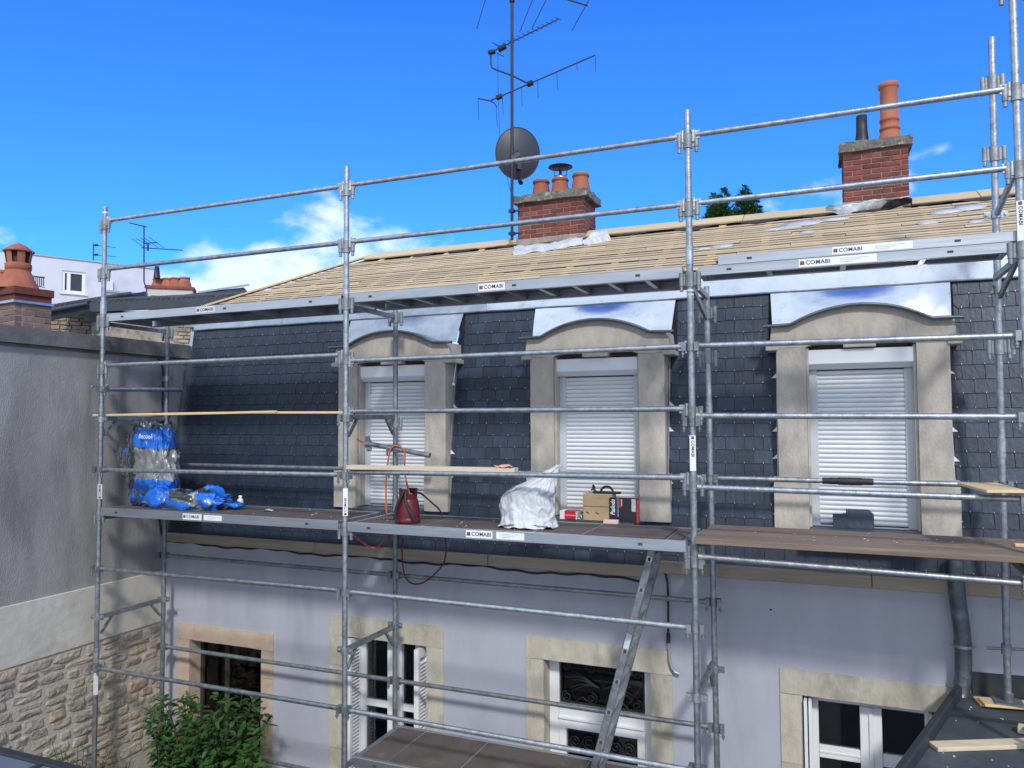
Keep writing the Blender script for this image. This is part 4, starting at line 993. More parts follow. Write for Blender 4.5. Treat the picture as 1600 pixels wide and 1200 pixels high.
plank('timber_board', 'pale timber board resting on the rail above the gas bottle', 'board', (3.04, -.005, 4.414), (4.58, .09, 4.414), .10, .036, 'pale_wood')
m = MB(); 
sgp = [(7.70, -.24, 4.362), (7.99, -.06, 4.362), (7.93, .30, 4.362), (7.70, .36, 4.362)]
q_ = [onZ(1500, 752, 4.375), onZ(1549, 752, 4.375), onZ(1590, 769, 4.375), onZ(1532, 776, 4.375)]
q_ = [(7.72, .40), (7.96, .46), (8.02, -.10), (7.80, -.16)]
MB().prismz(q_, 4.357, 4.375).build('plywood_offcut', 'new_wood', None, .002)
tag(bpy.data.objects['plywood_offcut'], 'slanting yellow plywood offcut lying across the rails at the right', 'plywood')
rag = crumple('rag', 'rag_pink', None, lambda i, j: (4.40+.17*i, .06+.06*j-.03, 4.438+.018*math.sin(3.14*i)*math.sin(3.14*j)), 26, 14, .018, 18, 4)
tag(rag, 'crumpled pinkish rag on the end of the pale timber board', 'rag')

# ------------------------------------------------------------------ gas bottle with its hoses
gb = thing('gas_bottle', 'dark red gas bottle with black straps on the middle deck', 'gas bottle', (3.56, .13, 3.942))
gx, gy, gz = 3.555, .13, 3.942
MB().lathe([(.0, .0), (.098, 0), (.104, .006), (.104, .035), (.099, .042), (.100, .05), (.101, .07), (.095, .13), (.089, .165), (.083, .195), (.078, .205), (.0, .21)], (gx, gy, gz), 28).build('body', 'gas_red', gb, recalc=False)
m = MB(); n = 30
def coll(i, j):
    a = i*2*math.pi; r_ = .076+.004*j; h = .20+.09*j*(1 if (abs(math.sin(a+.6)) > .35) else .55); return (gx+r_*math.cos(a), gy+r_*math.sin(a), gz+h)
m.grid(coll, 40, 5, True); m.grid(lambda i, j: Vector(coll(i, j))*1.0+Vector((-.005*math.cos(i*6.2832), -.005*math.sin(i*6.2832), 0)), 40, 5, True); m.build('collar', 'gas_red', gb, recalc=False)
MB().tube((gx, gy, gz+.2), (gx, gy, gz+.25), .022, 10).tube((gx, gy, gz+.235), (gx+.05, gy-.03, gz+.24), .014, 8).build('valve', 'hook_steel', gb)
MB().path([(gx-.05, gy-.088, gz+.01), (gx-.075, gy-.10, gz+.05), (gx-.06, gy-.10, gz+.13), (gx-.02, gy-.095, gz+.22), (gx+.01, gy-.09, gz+.285), (gx+.03, gy-.085, gz+.27), (gx+.03, gy-.10, gz+.2), (gx+.07, gy-.095, gz+.10), (gx+.10, gy-.075, gz+.04), (gx+.095, gy-.06, gz+.005)], .0135, 8).build('strap', 'black_rubber', gb)
MB().box(gx-.05, gx-.028, gy-.092, gy-.088, gz+.02, gz+.028).box(gx-.01, gx+.014, gy-.106, gy-.103, gz+.02, gz+.028).box(gx+.03, gx+.05, gy-.102, gy-.099, gz+.02, gz+.028).build('slot', 'underlay_dark', gb)
def hose(label, pts, r=.0085, material='hose_orange', sub=6):
    P_ = [Vector(p) for p in pts]; out_ = []
    for i in range(len(P_)-1):
        p0, p1, p2, p3 = P_[max(i-1, 0)], P_[i], P_[i+1], P_[min(i+2, len(P_)-1)]
        for k in range(sub):
            t_ = k/sub; out_.append(.5*((2*p1)+(-p0+p2)*t_+(2*p0-5*p1+4*p2-p3)*t_*t_+(-p0+3*p1-3*p2+p3)*t_**3))
    out_.append(P_[-1]); o = MB().path(out_, r, 7).build('hose', material, None); return tag(o, label, 'hose')
hose('orange gas hose looped over the tie tube above the gas bottle', [(gx+.01, gy, gz+.25), onY(634, 748, .3), onY(632, 725, .6), onY(632, 705, .745), onY(622, 697, .75), onY(610, 703, .745), onY(604, 740, .73), onY(603, 775, .72), onY(604, 800, .70), (onY(604, 800, .70).x+.03, .72, 3.80), onY(590, 855, .75), onY(570, 850, .75), onY(552, 835, .72), onY(547, 828, .7)])
hose('thin dark hose running from the gas bottle to the deck edge', [(gx+.06, gy, gz+.235), onY(655, 770, .3), onY(672, 783, .5), onY(690, 802, .69), onY(694, 830, .72), onY(697, 860, .76), onY(690, 885, .78), onY(665, 908, .78), onY(645, 912, .78), onY(632, 898, .78), onY(628, 860, .75), onY(630, 842, .70)], .0075, 'hose_dark')

# ------------------------------------------------------------------ white sack
def sackf(i, j):
    a = i*2*math.pi; h = j
    r_ = .235*(1-.14*h) if h < .55 else .235*(.923-.95*(h-.55)/.45*1.0)
    r_ = max(r_, .018); fl = 1+.10*max(0, 1-h*9)
    cx_ = 4.60+.02*h+.30*max(0, h-.5)**1.15*2.0; z_ = 3.945+.50*h**.95
    q = Vector((math.cos(a)*2.0+h*1.1, math.sin(a)*2.0-h*.7, h*2.6))
    rg = lambda n_, w_: max(0, 1-abs(n_)*w_)
    fold = .040*noise.noise(q*.8+Vector((3, 1, 0)))-.018*rg(noise.noise(q*.9+Vector((0, 7, 2))), 3.0)+.012*rg(noise.noise(q*1.3+Vector((4, 2, 2))), 4)-.007*rg(noise.noise(q*2.3+Vector((1, 8, 2))), 3.5)+.002*noise.noise(q*9)
    rr = (r_+fold*(1 if h < .9 else .5))*fl
    return (cx_+rr*math.cos(a)*1.02, .27+rr*math.sin(a)*.72, max(3.944, z_+.022*noise.noise(q*1.7+Vector((5, 5, 5)))))
m = MB(); m.grid(sackf, 130, 90, True); tip = m.v[-130:]
m._add(tip, [tuple(range(130))], True)
# slack corners of the sack on the deck
m.grid(lambda i, j: (4.40+.16*i-.05*(1-i)*(j-.5)**2, .13+.10*(j-.5)*(.35+i), 3.948+.035*i+.02*abs(noise.noise(Vector((i*5, j*6, 1))))), 18, 12)
m.grid(lambda i, j: (4.86-.14*i, .18+.12*(j-.5)*(.3+i), 3.948+.03*i+.02*abs(noise.noise(Vector((i*5, j*6, 9))))), 14, 10)
sk = m.build('rubble_sack', 'sack_white', None, recalc=False); tag(sk, 'full white woven sack slumped on the middle deck', 'sack')

# ------------------------------------------------------------------ cartons on the sill of the second dormer
def carton(name, label, u0, u1, vtop, y, dep, z0, mats, marks=None, rz=0, cat='box'):
    a, b = onY(u0, 800, y), onY(u1, 800, y); zt = onY((u0+u1)/2, vtop, y).z
    m = MB().box(a.x, b.x, y, y+dep, z0, zt); root = m.build(name, mats, None, .003); tag(root, label, cat)
    return root, a.x, b.x, zt
zs = 3.926
cbx, x0, x1, zt = carton('cardboard_box', 'brown cardboard box with a black handled tool on top', 911, 956, 772, .90, .16, zs, 'cardboard')
zm_ = (zs+zt)/2+.01
bx('flap_tape', 'cardboard', cbx, x0-.001, x1+.001, .8975, .8985, zm_, zm_+.07)
MB().box(x0+.002, x1-.002, .8965, .8974, zm_-.003, zm_).build('fold_line', 'hose_dark', cbx)
for px in (x0+.03, x0+.115): MB()._add([(px, .8968, zs+.07), (px+.03, .8968, zs+.055), (px+.028, .8968, zs+.065), (px+.002, .8968, zs+.078)], [(0, 1, 2, 3)]).build('tear', 'hose_dark', cbx)
tl_ = thing('hand_tool', 'black hand tool with curved grip lying on the cardboard box', 'tool', ((x0+x1)/2+.03, .97, zt))
gxx = (x0+x1)/2
MB().path([(gxx+.02+.055+.055*math.cos(math.pi-k*math.pi/12), .95, zt+.012+.052*math.sin(k*math.pi/12)) for k in range(13)], .011, 8).build('grip', 'black_rubber', tl_)
MB().box(gxx-.05, gxx+.20, .935, .975, zt+.001, zt+.022).tube((gxx-.03, .95, zt+.02), (gxx-.055, .95, zt+.055), .012, 8).tube((gxx-.07, .95, zt+.03), (gxx-.035, .95, zt+.045), .008, 8).tube((gxx-.05, .95, zt+.058), (gxx-.04, .95, zt+.066), .018, 8).build('body', 'black_metal', tl_, .004)
pb, x0, x1, zt = carton('nail_box', 'black nail carton with blue stripe and white vertical lettering', 952, 998, 778, .88, .018, zs, 'box_black')
# text runs up the carton
y_ = .879
m = MB(); g_ = text_geo('Paslode', .062, .0012, .25); xs_ = [v.x for v in g_[0]]; tw = max(xs_)-min(xs_); hgt = (zt-zs)*.64
add_text(m, ([Vector((v.x*hgt/tw, v.y*.9, 0)) for v in g_[0]], g_[1]), (x0+.034, y_-.001, zs+(zt-zs)*.60), (0, 0, 1), (-1, 0, 0), 0); m.build('lettering', 'print_white', pb, recalc=False)
bx('stripe', 'box_blue', pb, x0+.064, x0+.078, y_-.0008, y_+.001, zs+.045, zt); bx('stripe', 'print_white', pb, x0+.0785, x0+.081, y_-.0008, y_+.001, zs+.045, zt)
bx('panel', 'box_red', pb, x0+.09, x0+.108, y_-.0008, y_+.001, zt-.085, zt-.012); bx('panel', 'print_grey', pb, x0+.1085, x0+.116, y_-.0008, y_+.001, zt-.07, zt-.012)
bx('label', 'print_grey', pb, x1-.062, x1-.025, y_-.0008, y_+.001, zt-.115, zt-.008); bx('edge_band', 'box_red', pb, x1-.018, x1+.001, y_-.0006, .8985, zs, zt-.012)
sb, x0, x1, zt = carton('small_box', 'small pale pink carton standing before the black nail carton', 952, 974, 808, .82, .05, 3.942, 'pinkish_card')
sb.location.y += -.20; 
rb, x0, x1, zt = carton('red_box', 'small red and white carton beside the cardboard box', 882, 900, 799, .90, .12, zs, 'box_red')
bx('end_panel', 'print_white', rb, x0-.045, x0-.001, .898, 1.02, zs, zt+.004, .002); bx('stripe', 'print_white', rb, x0, x1, .8985, .8998, zs+.036, zs+.040)
bx('flap', 'print_white', rb, x1+.001, x1+.006, .89, 1.02, zs, zt); 
MB().path([(x1+.03+.018*math.cos(k*.6), .92, zs+.02+.018*math.sin(k*.6)) for k in range(11)], .006, 6).build('coil', 'hook_steel', rb)
MB().box(x0+.0, x1+.0, .90, 1.02, zt+.001, zt+.003).build('lid', 'box_red', rb)

# slates stood on the sill of the third dormer
def propped(label, xa, xb, h, y, cut, lean):
    m = MB(); o_ = [(xa, 0), (xb, 0), (xb, h-cut), (xb-cut, h), (xa, h)] if cut else [(xa, 0), (xb, 0), (xb, h), (xa, h)]
    m.prism(o_, -.004, .004); ob = m.build('loose_slate', 'slate', None, .001); ob.location = (0, y, 3.926); ob.rotation_euler = (-lean, 0, 0); tag(ob, label, 'slate', 'loose slates before the third dormer')
propped('loose slate with a clipped corner leaning on the rightmost shutter', 7.03, 7.235, .155, 1.17, .035, .16)
propped('smaller loose slate leaning left of the clipped one on the rightmost shutter', 6.93, 7.04, .115, 1.15, 0, .14)

# white bottle, scraps on the deck
bt_ = thing('bottle', 'small white plastic bottle standing at the back of the left deck', 'bottle', (1.36, .52, 3.942))
MB().lathe([(0, 0), (.028, 0), (.031, .005), (.031, .068), (.026, .082), (.014, .09), (.014, .1)], (1.36, .52, 3.942), 18).build('body', 'bottle_white', bt_, recalc=False)
MB().lathe([(.017, .1), (.017, .118), (0, .119)], (1.36, .52, 3.942), 16).build('cap', 'pvc_white', bt_, recalc=False)
MB().lathe([(.0314, .03), (.0316, .03), (.0316, .052), (.0314, .052)], (1.36, .52, 3.942), 18).build('label_band', 'print_grey', bt_, recalc=False)
o = crumple('putty_knife', 'debris', None, lambda i, j: (1.83+.10*i, .30+.05*j, 3.953+.008*math.sin(3.14*i)), 10, 6, .010, 20, 3); tag(o, 'small pale scrap lying on the left deck', 'scrap'); o.name = 'scrap'
o = MB().bar((3.25, .2, 3.943), (3.62, .45, 3.943), .018, .006).build('metal_strip', 'black_metal', None); tag(o, 'thin dark metal strip lying on the middle deck near the gas bottle', 'strip')
random.seed(3)
m = MB()
for k in range(70):
    x = random.choice([random.uniform(3.2, 5.1), random.uniform(1.5, 2.9), random.uniform(6.2, 8.2)]); y = random.uniform(.06, .58); s = random.uniform(.003, .010); z = 3.9372+.006 if x < 3 else (3.938 if x < 6 else 3.976)
    m.box(x, x+s, y, y+s*1.4, z, z+s*.5)
o = m.build('debris', 'debris', None); o['kind'] = 'stuff'; tag(o, 'tiny pale crumbs of slate and mortar on the decks', 'debris')

# ------------------------------------------------------------------ blue printed plastic wrapping
def blob(name, material, parent, c, sz, seed, amp, n=48, e=.55, floor=None, lean=(0, 0)):
    m = MB()
    def f_(i, j):
        a = i*2*math.pi; b_ = (j-.5)*math.pi; ca, sa_ = math.cos(a), math.sin(a); cb_, sb_ = math.cos(b_), math.sin(b_)
        pw = lambda t_: math.copysign(abs(t_)**e, t_)
        p = Vector((pw(ca)*pw(cb_)*sz[0], pw(sa_)*pw(cb_)*sz[1], pw(sb_)*sz[2]))
        q = Vector((p.x*6.5, p.y*6.5, p.z*3.2))+Vector((seed, seed*2, 0)); rn = noise.noise(q)*1.0+(1-abs(noise.noise(q*1.7)))**5*.9+(1-abs(noise.noise(q*3.9+Vector((3, 3, 3)))))**4*.5-.5
        p = p*(1+amp*rn); hh = (p.z/sz[2]+1)/2
        p = Vector(c)+p+Vector((lean[0]*hh, lean[1]*hh, 0))
        if floor is not None: p.z = max(p.z, floor)
        return p
    m.grid(f_, n, n//2+8, True)
    if isinstance(material, list):
        ob = m.build(name, material, parent, recalc=False); return ob
    return m.build(name, material, parent, recalc=False)
FL = 3.946
bun = thing('plastic_bundle', 'upright blue and silver plastic-wrapped bundle at the left end', 'bundle', (.42, .36, FL))
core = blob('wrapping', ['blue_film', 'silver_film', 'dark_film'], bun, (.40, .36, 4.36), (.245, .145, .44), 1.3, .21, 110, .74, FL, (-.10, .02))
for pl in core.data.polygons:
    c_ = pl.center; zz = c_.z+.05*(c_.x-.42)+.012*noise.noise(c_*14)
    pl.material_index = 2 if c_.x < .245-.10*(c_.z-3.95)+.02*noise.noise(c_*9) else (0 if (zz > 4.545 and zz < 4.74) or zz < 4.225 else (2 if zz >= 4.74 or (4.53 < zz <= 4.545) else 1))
blob('film', 'clear_film', bun, (.39, .35, 4.36), (.265, .16, .45), 4.1, .16, 56, .65, FL, (-.10, .02))
g_ = text_geo('flecool', .068, .0008, .15); m = MB(); add_text(m, g_, (.40, .190, 4.665), (1, 0, -.02), (0, .05, 1), 0); m.build('lettering', 'print_white', bun, recalc=False)
blob('film_flap', 'clear_film', bun, (.02, .30, 4.42), (.15, .05, .15), 7.7, .35, 44, .9)
blob('film_flap', 'blue_film', bun, (.0, .32, 4.50), (.05, .02, .04), 2.7, .3, 24, .9)
x2 = blob('wrapping', ['blue_film', 'dark_film'], bun, (.30, .30, 4.08), (.14, .10, .13), 12.2, .3, 56, .8, FL)
for pl in x2.data.polygons: pl.material_index = 0 if noise.noise(pl.center*8) > -.1 else 1
hp = thing('plastic_heap', 'crumpled blue and grey plastic wrapping lying flat on the left deck', 'plastic', (.9, .3, FL))
hc = blob('wrapping', ['blue_film', 'silver_film', 'dark_film'], hp, (.85, .30, 4.01), (.50, .17, .105), 5.2, .26, 84, .75, FL)
for pl in hc.data.polygons:
    c_ = pl.center; v_ = noise.noise(Vector((c_.x*5.0+c_.z*7, c_.y*6, c_.z*5)))
    pl.material_index = 0 if v_ > -.10 else (1 if v_ > -.34 else 2)
h2 = blob('wrapping', ['blue_film', 'dark_film'], hp, (1.18, .30, 4.04), (.14, .11, .12), 8.2, .30, 44, .8, FL)
for pl in h2.data.polygons: pl.material_index = 0 if noise.noise(pl.center*7) > -.22 else 1
h3 = blob('wrapping', 'blue_film', hp, (1.42, .36, 3.985), (.12, .08, .03), 3.2, .3, 36, .8, FL)
h4 = blob('wrapping', 'blue_film', hp, (.60, .22, 4.04), (.17, .10, .10), 6.4, .3, 44, .8, FL)
blob('film', 'clear_film', hp, (.90, .28, 4.00), (.50, .17, .085), 9.9, .25, 70, .75, FL)

# ------------------------------------------------------------------ cable end hanging on the facade
hc_ = thing('hanging_cable', 'black cable ending in bare grey wires hanging down the facade', 'cable', (5.6, 1.05, 2.6))
MB().path([(5.53, 1.05, 3.56), (5.572, 1.045, 3.514), (5.598, 1.045, 3.40), (5.601, 1.045, 3.242), (5.598, 1.045, 3.05), (5.597, 1.045, 2.95)], .010, 8).tube((5.597, 1.045, 2.97), (5.597, 1.045, 2.89), .017, 10).build('sheath', 'black_rubber', hc_)
MB().path([(5.592, 1.045, 2.89), (5.598, 1.045, 2.83), (5.605, 1.045, 2.79)], .006, 6).path([(5.602, 1.045, 2.89), (5.606, 1.045, 2.84), (5.607, 1.045, 2.79)], .005, 6).path([(5.605, 1.045, 2.81), (5.606, 1.045, 2.74), (5.622, 1.045, 2.68), (5.650, 1.045, 2.645), (5.69, 1.045, 2.635)], .013, 8).build('wires', 'lead_strip', hc_)
# ================================================================== TV ANTENNA ON THE LEFT CHIMNEY
AYp = 2.72
an = thing('tv_antenna', 'tall antenna mast with three aerials strapped to the left brick chimney', 'antenna', (3.39, AYp, 7.0))
def aP(u, v, dy=0): return onY(u, v, AYp+dy)
MB().tube(aP(800, 375), aP(800, -60), .019, 10).build('mast', 'antenna_metal', an)
for v in (330, 365): MB().tube(aP(796, v), aP(812, v-1, .06), .012, 6).box(aP(800, v).x-.035, aP(800, v).x+.035, AYp-.03, AYp+.03, aP(800, v).z-.018, aP(800, v).z+.018).build('bracket', 'antenna_metal', an)
# upper small aerial: boom with short cross elements
b0, b1 = aP(766, 82, -.05), aP(872, 30, .55)
ua = MB().tube(b0, b1, .008, 6).build('aerial_boom', 'antenna_metal', an)
m = MB(); bd = (b1-b0).normalized()
el = Vector((.9, -.12, -.42)).normalized()
for k in range(13):
    c = b0.lerp(b1, .16+.84*k/12); h = .075-.0018*k
    MB().tube(c-el*h*.8+Vector((0, 0, .012)), c+el*h*.8-Vector((0, 0, .0)), .0045, 5).build('element', 'antenna_metal', ua)
MB().tube(aP(779, 78), aP(790, 72), .035, 8).tube(aP(764, 82), aP(773, 81), .03, 8).build('junction_box', 'black_metal', ua)
MB().tube(aP(770, 67), aP(783, 74), .006, 5).tube(aP(776, 83), aP(787, 88), .006, 5).tube(aP(762, 80), aP(768, 82), .006, 5).build('reflector', 'antenna_metal', ua)
# bent arm carrying both
MB().path([aP(767, 84), aP(767, 100), aP(769, 106), aP(775, 109), aP(800, 118), aP(826, 131)], .011, 8).build('arm', 'antenna_metal', an)
# lower long aerial with hanging elements
b0, b1 = aP(767, 157, -.1), aP(930, 86, .3)
la = MB().tube(b0, b1, .009, 6).build('aerial_boom', 'antenna_metal', an)
m = MB()
for (u, v, dn) in ((930, 86, 27), (901, 98, 12), (870, 112, 28), (840, 125, 28), (815, 136, 30), (785, 150, 30), (797, 144, 3)):
    c = aP(u, v); MB().tube(c+Vector((0, 0, .01)), aP(u+1, v+dn), .004, 5).build('element', 'antenna_metal', la)
for (u, u2, v, v2) in ((747, 748, 154, 188), (775, 777, 166, 198)): MB().tube(aP(u, v), aP(u2, v2), .004, 5).build('element', 'antenna_metal', la)
MB().path([aP(747, 154), aP(757, 156), aP(767, 158)], .008, 6).path([aP(767, 158), aP(772, 161), aP(776, 167)], .008, 6).build('reflector', 'antenna_metal', la)
MB().tube(aP(776, 153), aP(784, 150), .032, 8).tube(aP(824, 132), aP(832, 129), .035, 8).build('junction_box', 'black_metal', la)
# top aerial, partly above the frame
ta = MB().tube(aP(760, -40), aP(918, 9), .009, 6).build('aerial_boom', 'antenna_metal', an)
m = MB()
for (u0_, v0_, u1_, v1_) in ((770, -40, 745, 45), (848, -40, 812, 50), (868, -30, 831, 45), (934, -25, 893, 49)): MB().tube(aP(u0_, v0_), aP(u1_, v1_), .0055, 5).build('element', 'antenna_metal', ta)
MB().tube(aP(800, 3), aP(800, -4), .035, 8).build('clamp', 'black_metal', ta)
MB().path([aP(778, 84), aP(778, 130), aP(779, 160), aP(780, 200), aP(783, 240), aP(798, 300), aP(801, 340)], .0035, 5).build('cable', 'black_rubber', an)
# satellite dish seen from behind
ds = thing('satellite_dish', 'grey satellite dish seen from behind on the antenna mast', 'satellite dish', tuple(aP(800, 275)))
dc = aP(809, 240, .10); nrm = Vector((-.58, .79, .14)).normalized(); ex = nrm.cross(Vector((0, 0, 1))).normalized(); ez = ex.cross(nrm)
ra, rb_ = .275, .31
m = MB()
for off in (0, .008):
    m.grid(lambda i, j: dc+ex*(ra*j*math.cos(i*6.28318))+ez*(rb_*j*math.sin(i*6.28318))+nrm*(-.06+.06*j*j+off), 40, 10, True)
m.path([dc+ex*(ra*math.cos(k*6.28318/40))+ez*(rb_*math.sin(k*6.28318/40)) for k in range(41)], .007, 6)
m.build('reflector', 'dish_grey', ds, recalc=False)
b_ = dc-nrm*.06
MB().bar(b_+ez*.02-nrm*.02, b_-ez*.20-nrm*.02, .05, .05, nrm).bar(b_-ez*.02-nrm*.03, aP(800, 248), .045, .05).build('mount', 'dish_grey', ds)
MB().bar(b_-ez*.2, b_-ez*.30+ex*.12+nrm*.35, .02, .02).tube(b_-ez*.30+ex*.12+nrm*.33, b_-ez*.27+ex*.12+nrm*.40, .028, 8).build('feed_arm', 'black_metal', ds)

# ================================================================== BACKGROUND LEFT
# stack with terracotta cowl behind the boundary wall
D0 = 10.5
cs = thing('cowl_chimney', 'brick chimney with red terracotta cowl behind the boundary wall at far left', 'chimney', tuple(at(20, 505, D0)))
c0 = at(24, 520, D0+.35); px = FPX/D0
# stack is turned so that its corner faces the camera: local frame
ang = R(-8); ux = Vector((math.cos(ang), math.sin(ang), 0)); uy = Vector((-ux.y, ux.x, 0))
O = at(22, 505, D0); O.z = 0          # corner towards the camera
zt_ = [at(72, v, D0).z for v in (540, 472, 466, 458, 448, 441)]
def lb(m, a0, a1, b0, b1, z0, z1): 
    vs = [O+ux*a+uy*b+Vector((0, 0, z)) for z in (z0, z1) for b in (b0, b1) for a in (a0, a1)]
    m._add(vs, [(0, 2, 3, 1), (4, 5, 7, 6), (0, 1, 5, 4), (2, 6, 7, 3), (0, 4, 6, 2), (1, 3, 7, 5)], False); return m
W_ = .95
lb(MB(), -W_+.008, -.008, .008, .5, 5.0, zt_[1]).build('core', 'brick_mortar', cs)
rows = 9; bh = (zt_[1]-5.7)/rows
random.seed(9)
for r_ in range(rows):
    a = -W_-(.13 if r_ % 2 else 0)
    while a < -.01:
        a0, a1 = max(a, -W_), min(a+.26, 0)
        if a1-a0 > .04: lb(MB(), a0+.006, a1-.006, random.uniform(-.006, .006), .1, 5.7+r_*bh+.006, 5.7+(r_+1)*bh-.006).build('brick', 'brick_brown', cs, .006)
        a += .26
    b = .0 if r_ % 2 else -.13
    while b < .49:
        b0_, b1_ = max(b, .104), min(b+.26, .5)
        if b1_-b0_ > .04: lb(MB(), -.1, random.uniform(-.006, .006), b0_+.006, b1_-.006, 5.7+r_*bh+.006, 5.7+(r_+1)*bh-.006).build('brick', 'brick_brown', cs, .006)
        b += .26
lb(MB(), -W_-.03, .035, -.035, .52, zt_[1], zt_[2]-.012).build('zinc_flashing', 'zinc_worn', cs, .004)
lb(MB(), -W_+.01, .0, 0, .5, zt_[2]-.01, zt_[3]).build('brick_course', 'brick_red', cs, .004)
lb(MB(), -W_-.02, .03, -.03, .52, zt_[3]+.002, zt_[4]+.02).build('brick_course', 'brick_red', cs, .006)
cc = O+ux*(-.33)+uy*.2; zc0 = zt_[4]+.02; zb_ = at(36, 377, D0).z
hC = (zb_-zc0)*1.07+.03
m = MB(); m.lathe([(.285, 0), (.275, .02), (.21, .10*hC/.5), (.155, .20*hC/.5), (.15, .205*hC/.5), (.165, .21*hC/.5), (.168, .27*hC/.5), (.150, .28*hC/.5)], (cc.x, cc.y, zc0), 24)
for k in range(6):       # windowed drum
    a0 = k*math.pi/3+.35
    m.grid(lambda i, j: (cc.x+(.15+.02*j)*math.cos(a0+.62*i*(1-.1*j)), cc.y+(.15+.02*j)*math.sin(a0+.62*i), zc0+hC*(.56+.24*j)), 6, 3)
m.lathe([(.168, .79*hC), (.20, .80*hC), (.20, .82*hC), (.10, .93*hC), (.0, 1.0*hC)], (cc.x, cc.y, zc0), 24); m.cur = 1
m.lathe([(.10, .5*hC), (.10, .8*hC)], (cc.x, cc.y, zc0), 12)
m.build('cowl', ['terracotta', 'underlay_dark'], cs, recalc=False)
c2 = cc-ux*.42
m = MB(); m.lathe([(.24, 0), (.20, .1), (.14, .25), (.13, .26), (.15, .27), (.15, .31), (.12, .32)], (c2.x, c2.y, zc0), 20); m.build('pot', 'terracotta', cs, recalc=False)

# stone house with dark tile roof just behind
sh = thing('stone_house', 'low stone house with dark tiled roof behind the boundary wall', 'house', tuple(at(160, 530, 13)*1.0))
q0, q1 = at(66, 510, 13.0), at(300, 545, 13.6); 
def wallquad(m, a, b, th, z0, z1):
    d = Vector((b.x-a.x, b.y-a.y, 0)).normalized(); n_ = Vector((-d.y, d.x, 0))*th; vs = []
    for z in (z0, z1): vs += [Vector((a.x, a.y, z)), Vector((b.x, b.y, z)), Vector((b.x, b.y, z))+n_, Vector((a.x, a.y, z))+n_]
    m._add(vs, [(0, 3, 2, 1), (4, 5, 6, 7), (0, 1, 5, 4), (1, 2, 6, 5), (2, 3, 7, 6), (3, 0, 4, 7)], False); return m
zw = at(133, 482, 13).z
wallquad(MB(), q0, q1, .4, 4.5, zw).build('wall', 'far_stone', sh)
random.seed(17)
dw = Vector((q1.x-q0.x, q1.y-q0.y, 0)); lw = dw.length; dw.normalize(); nw = Vector((dw.y, -dw.x, 0))
z = zw
while z > 6.0:
    h = random.uniform(.06, .10); a = .1
    while a < lw-.05:
        l_ = random.uniform(.10, .28)
        c = Vector((q0.x, q0.y, 0))+dw*(a+l_/2)
        MB().bar(c-dw*(l_/2-.008)+nw*.0+Vector((0, 0, z-h/2)), c+dw*(l_/2-.008)+Vector((0, 0, z-h/2+random.uniform(-.006, .006))), .05+random.uniform(0, .03), h-.012).build('stone', 'far_stone', sh, .008); a += l_
    z -= h
# gutter side at the left: overhanging eave with round tiles
e0, e1 = at(66, 482, 12.4), at(138, 470, 12.8)
de = (e1-e0).normalized(); bk = Vector((-.25, 1.0, .28)).normalized()
m = MB(); m._add([e0+Vector((0, 0, -.02)), e1+Vector((0, 0, -.02)), e1+bk*1.6, e0+bk*1.6, e0+Vector((0, 0, -.10)), e1+Vector((0, 0, -.10)), e1+bk*1.6+Vector((0, 0, -.1)), e0+bk*1.6+Vector((0, 0, -.1))], [(0, 1, 2, 3), (7, 6, 5, 4), (0, 4, 5, 1), (1, 5, 6, 2), (2, 6, 7, 3), (3, 7, 4, 0)], False); er = m.build('eave', 'fascia_dark', sh)
for k in range(9):
    p = e0.lerp(e1, (k+.5)/9)+Vector((0, 0, .0)); MB().tube(p-bk*.03, p+bk*1.2, .042, 8).build('roof_tile', 'tile_dark', er)
MB().bar(e0+Vector((0, 0, -.14))+bk*.05, e1+Vector((0, 0, -.12))+bk*.05, .05, .17).build('fascia', 'black_metal', sh)
MB().path([e0+Vector((0, 0, -.055))-bk*.03, e1+Vector((0, 0, -.045))-bk*.03], .045, 8).build('gutter', 'fascia_dark', sh)
f0, f1 = at(131, 481, 12.8), at(400, 468, 14.2)
MB().bar(f0, f1, .06, .17).build('fascia', 'fascia_dark', sh, .006)
wallquad(MB(), f0+Vector((.05, .12, 0)), f1+Vector((.05, .12, 0)), .5, 5.0, f0.z-.05).build('wall', 'far_stone', sh)
for k in range(34):
    p = f0.lerp(f1, (k+.5)/34)+Vector((0, 0, .09)); MB().tube(p+Vector((.01, -.02, 0)), p+Vector((-.2, 1.0, .22)), .035, 8).build('roof_tile', 'tile_dark', sh)
g0 = f0+Vector((0, .02, .06)); g1 = f1+Vector((0, .02, .06)); MB()._add([g0, g1, g1+Vector((-.3, 1.4, .25)), g0+Vector((-.3, 1.4, .25))], [(0, 1, 2, 3)]).build('roof_deck', 'tile_dark', sh)
bp = at(143, 492, 12.75); MB().box(bp.x-.05, bp.x+.06, bp.y-.1, bp.y+.05, bp.z-.12, bp.z+.05).build('beam_end', 'black_metal', sh)
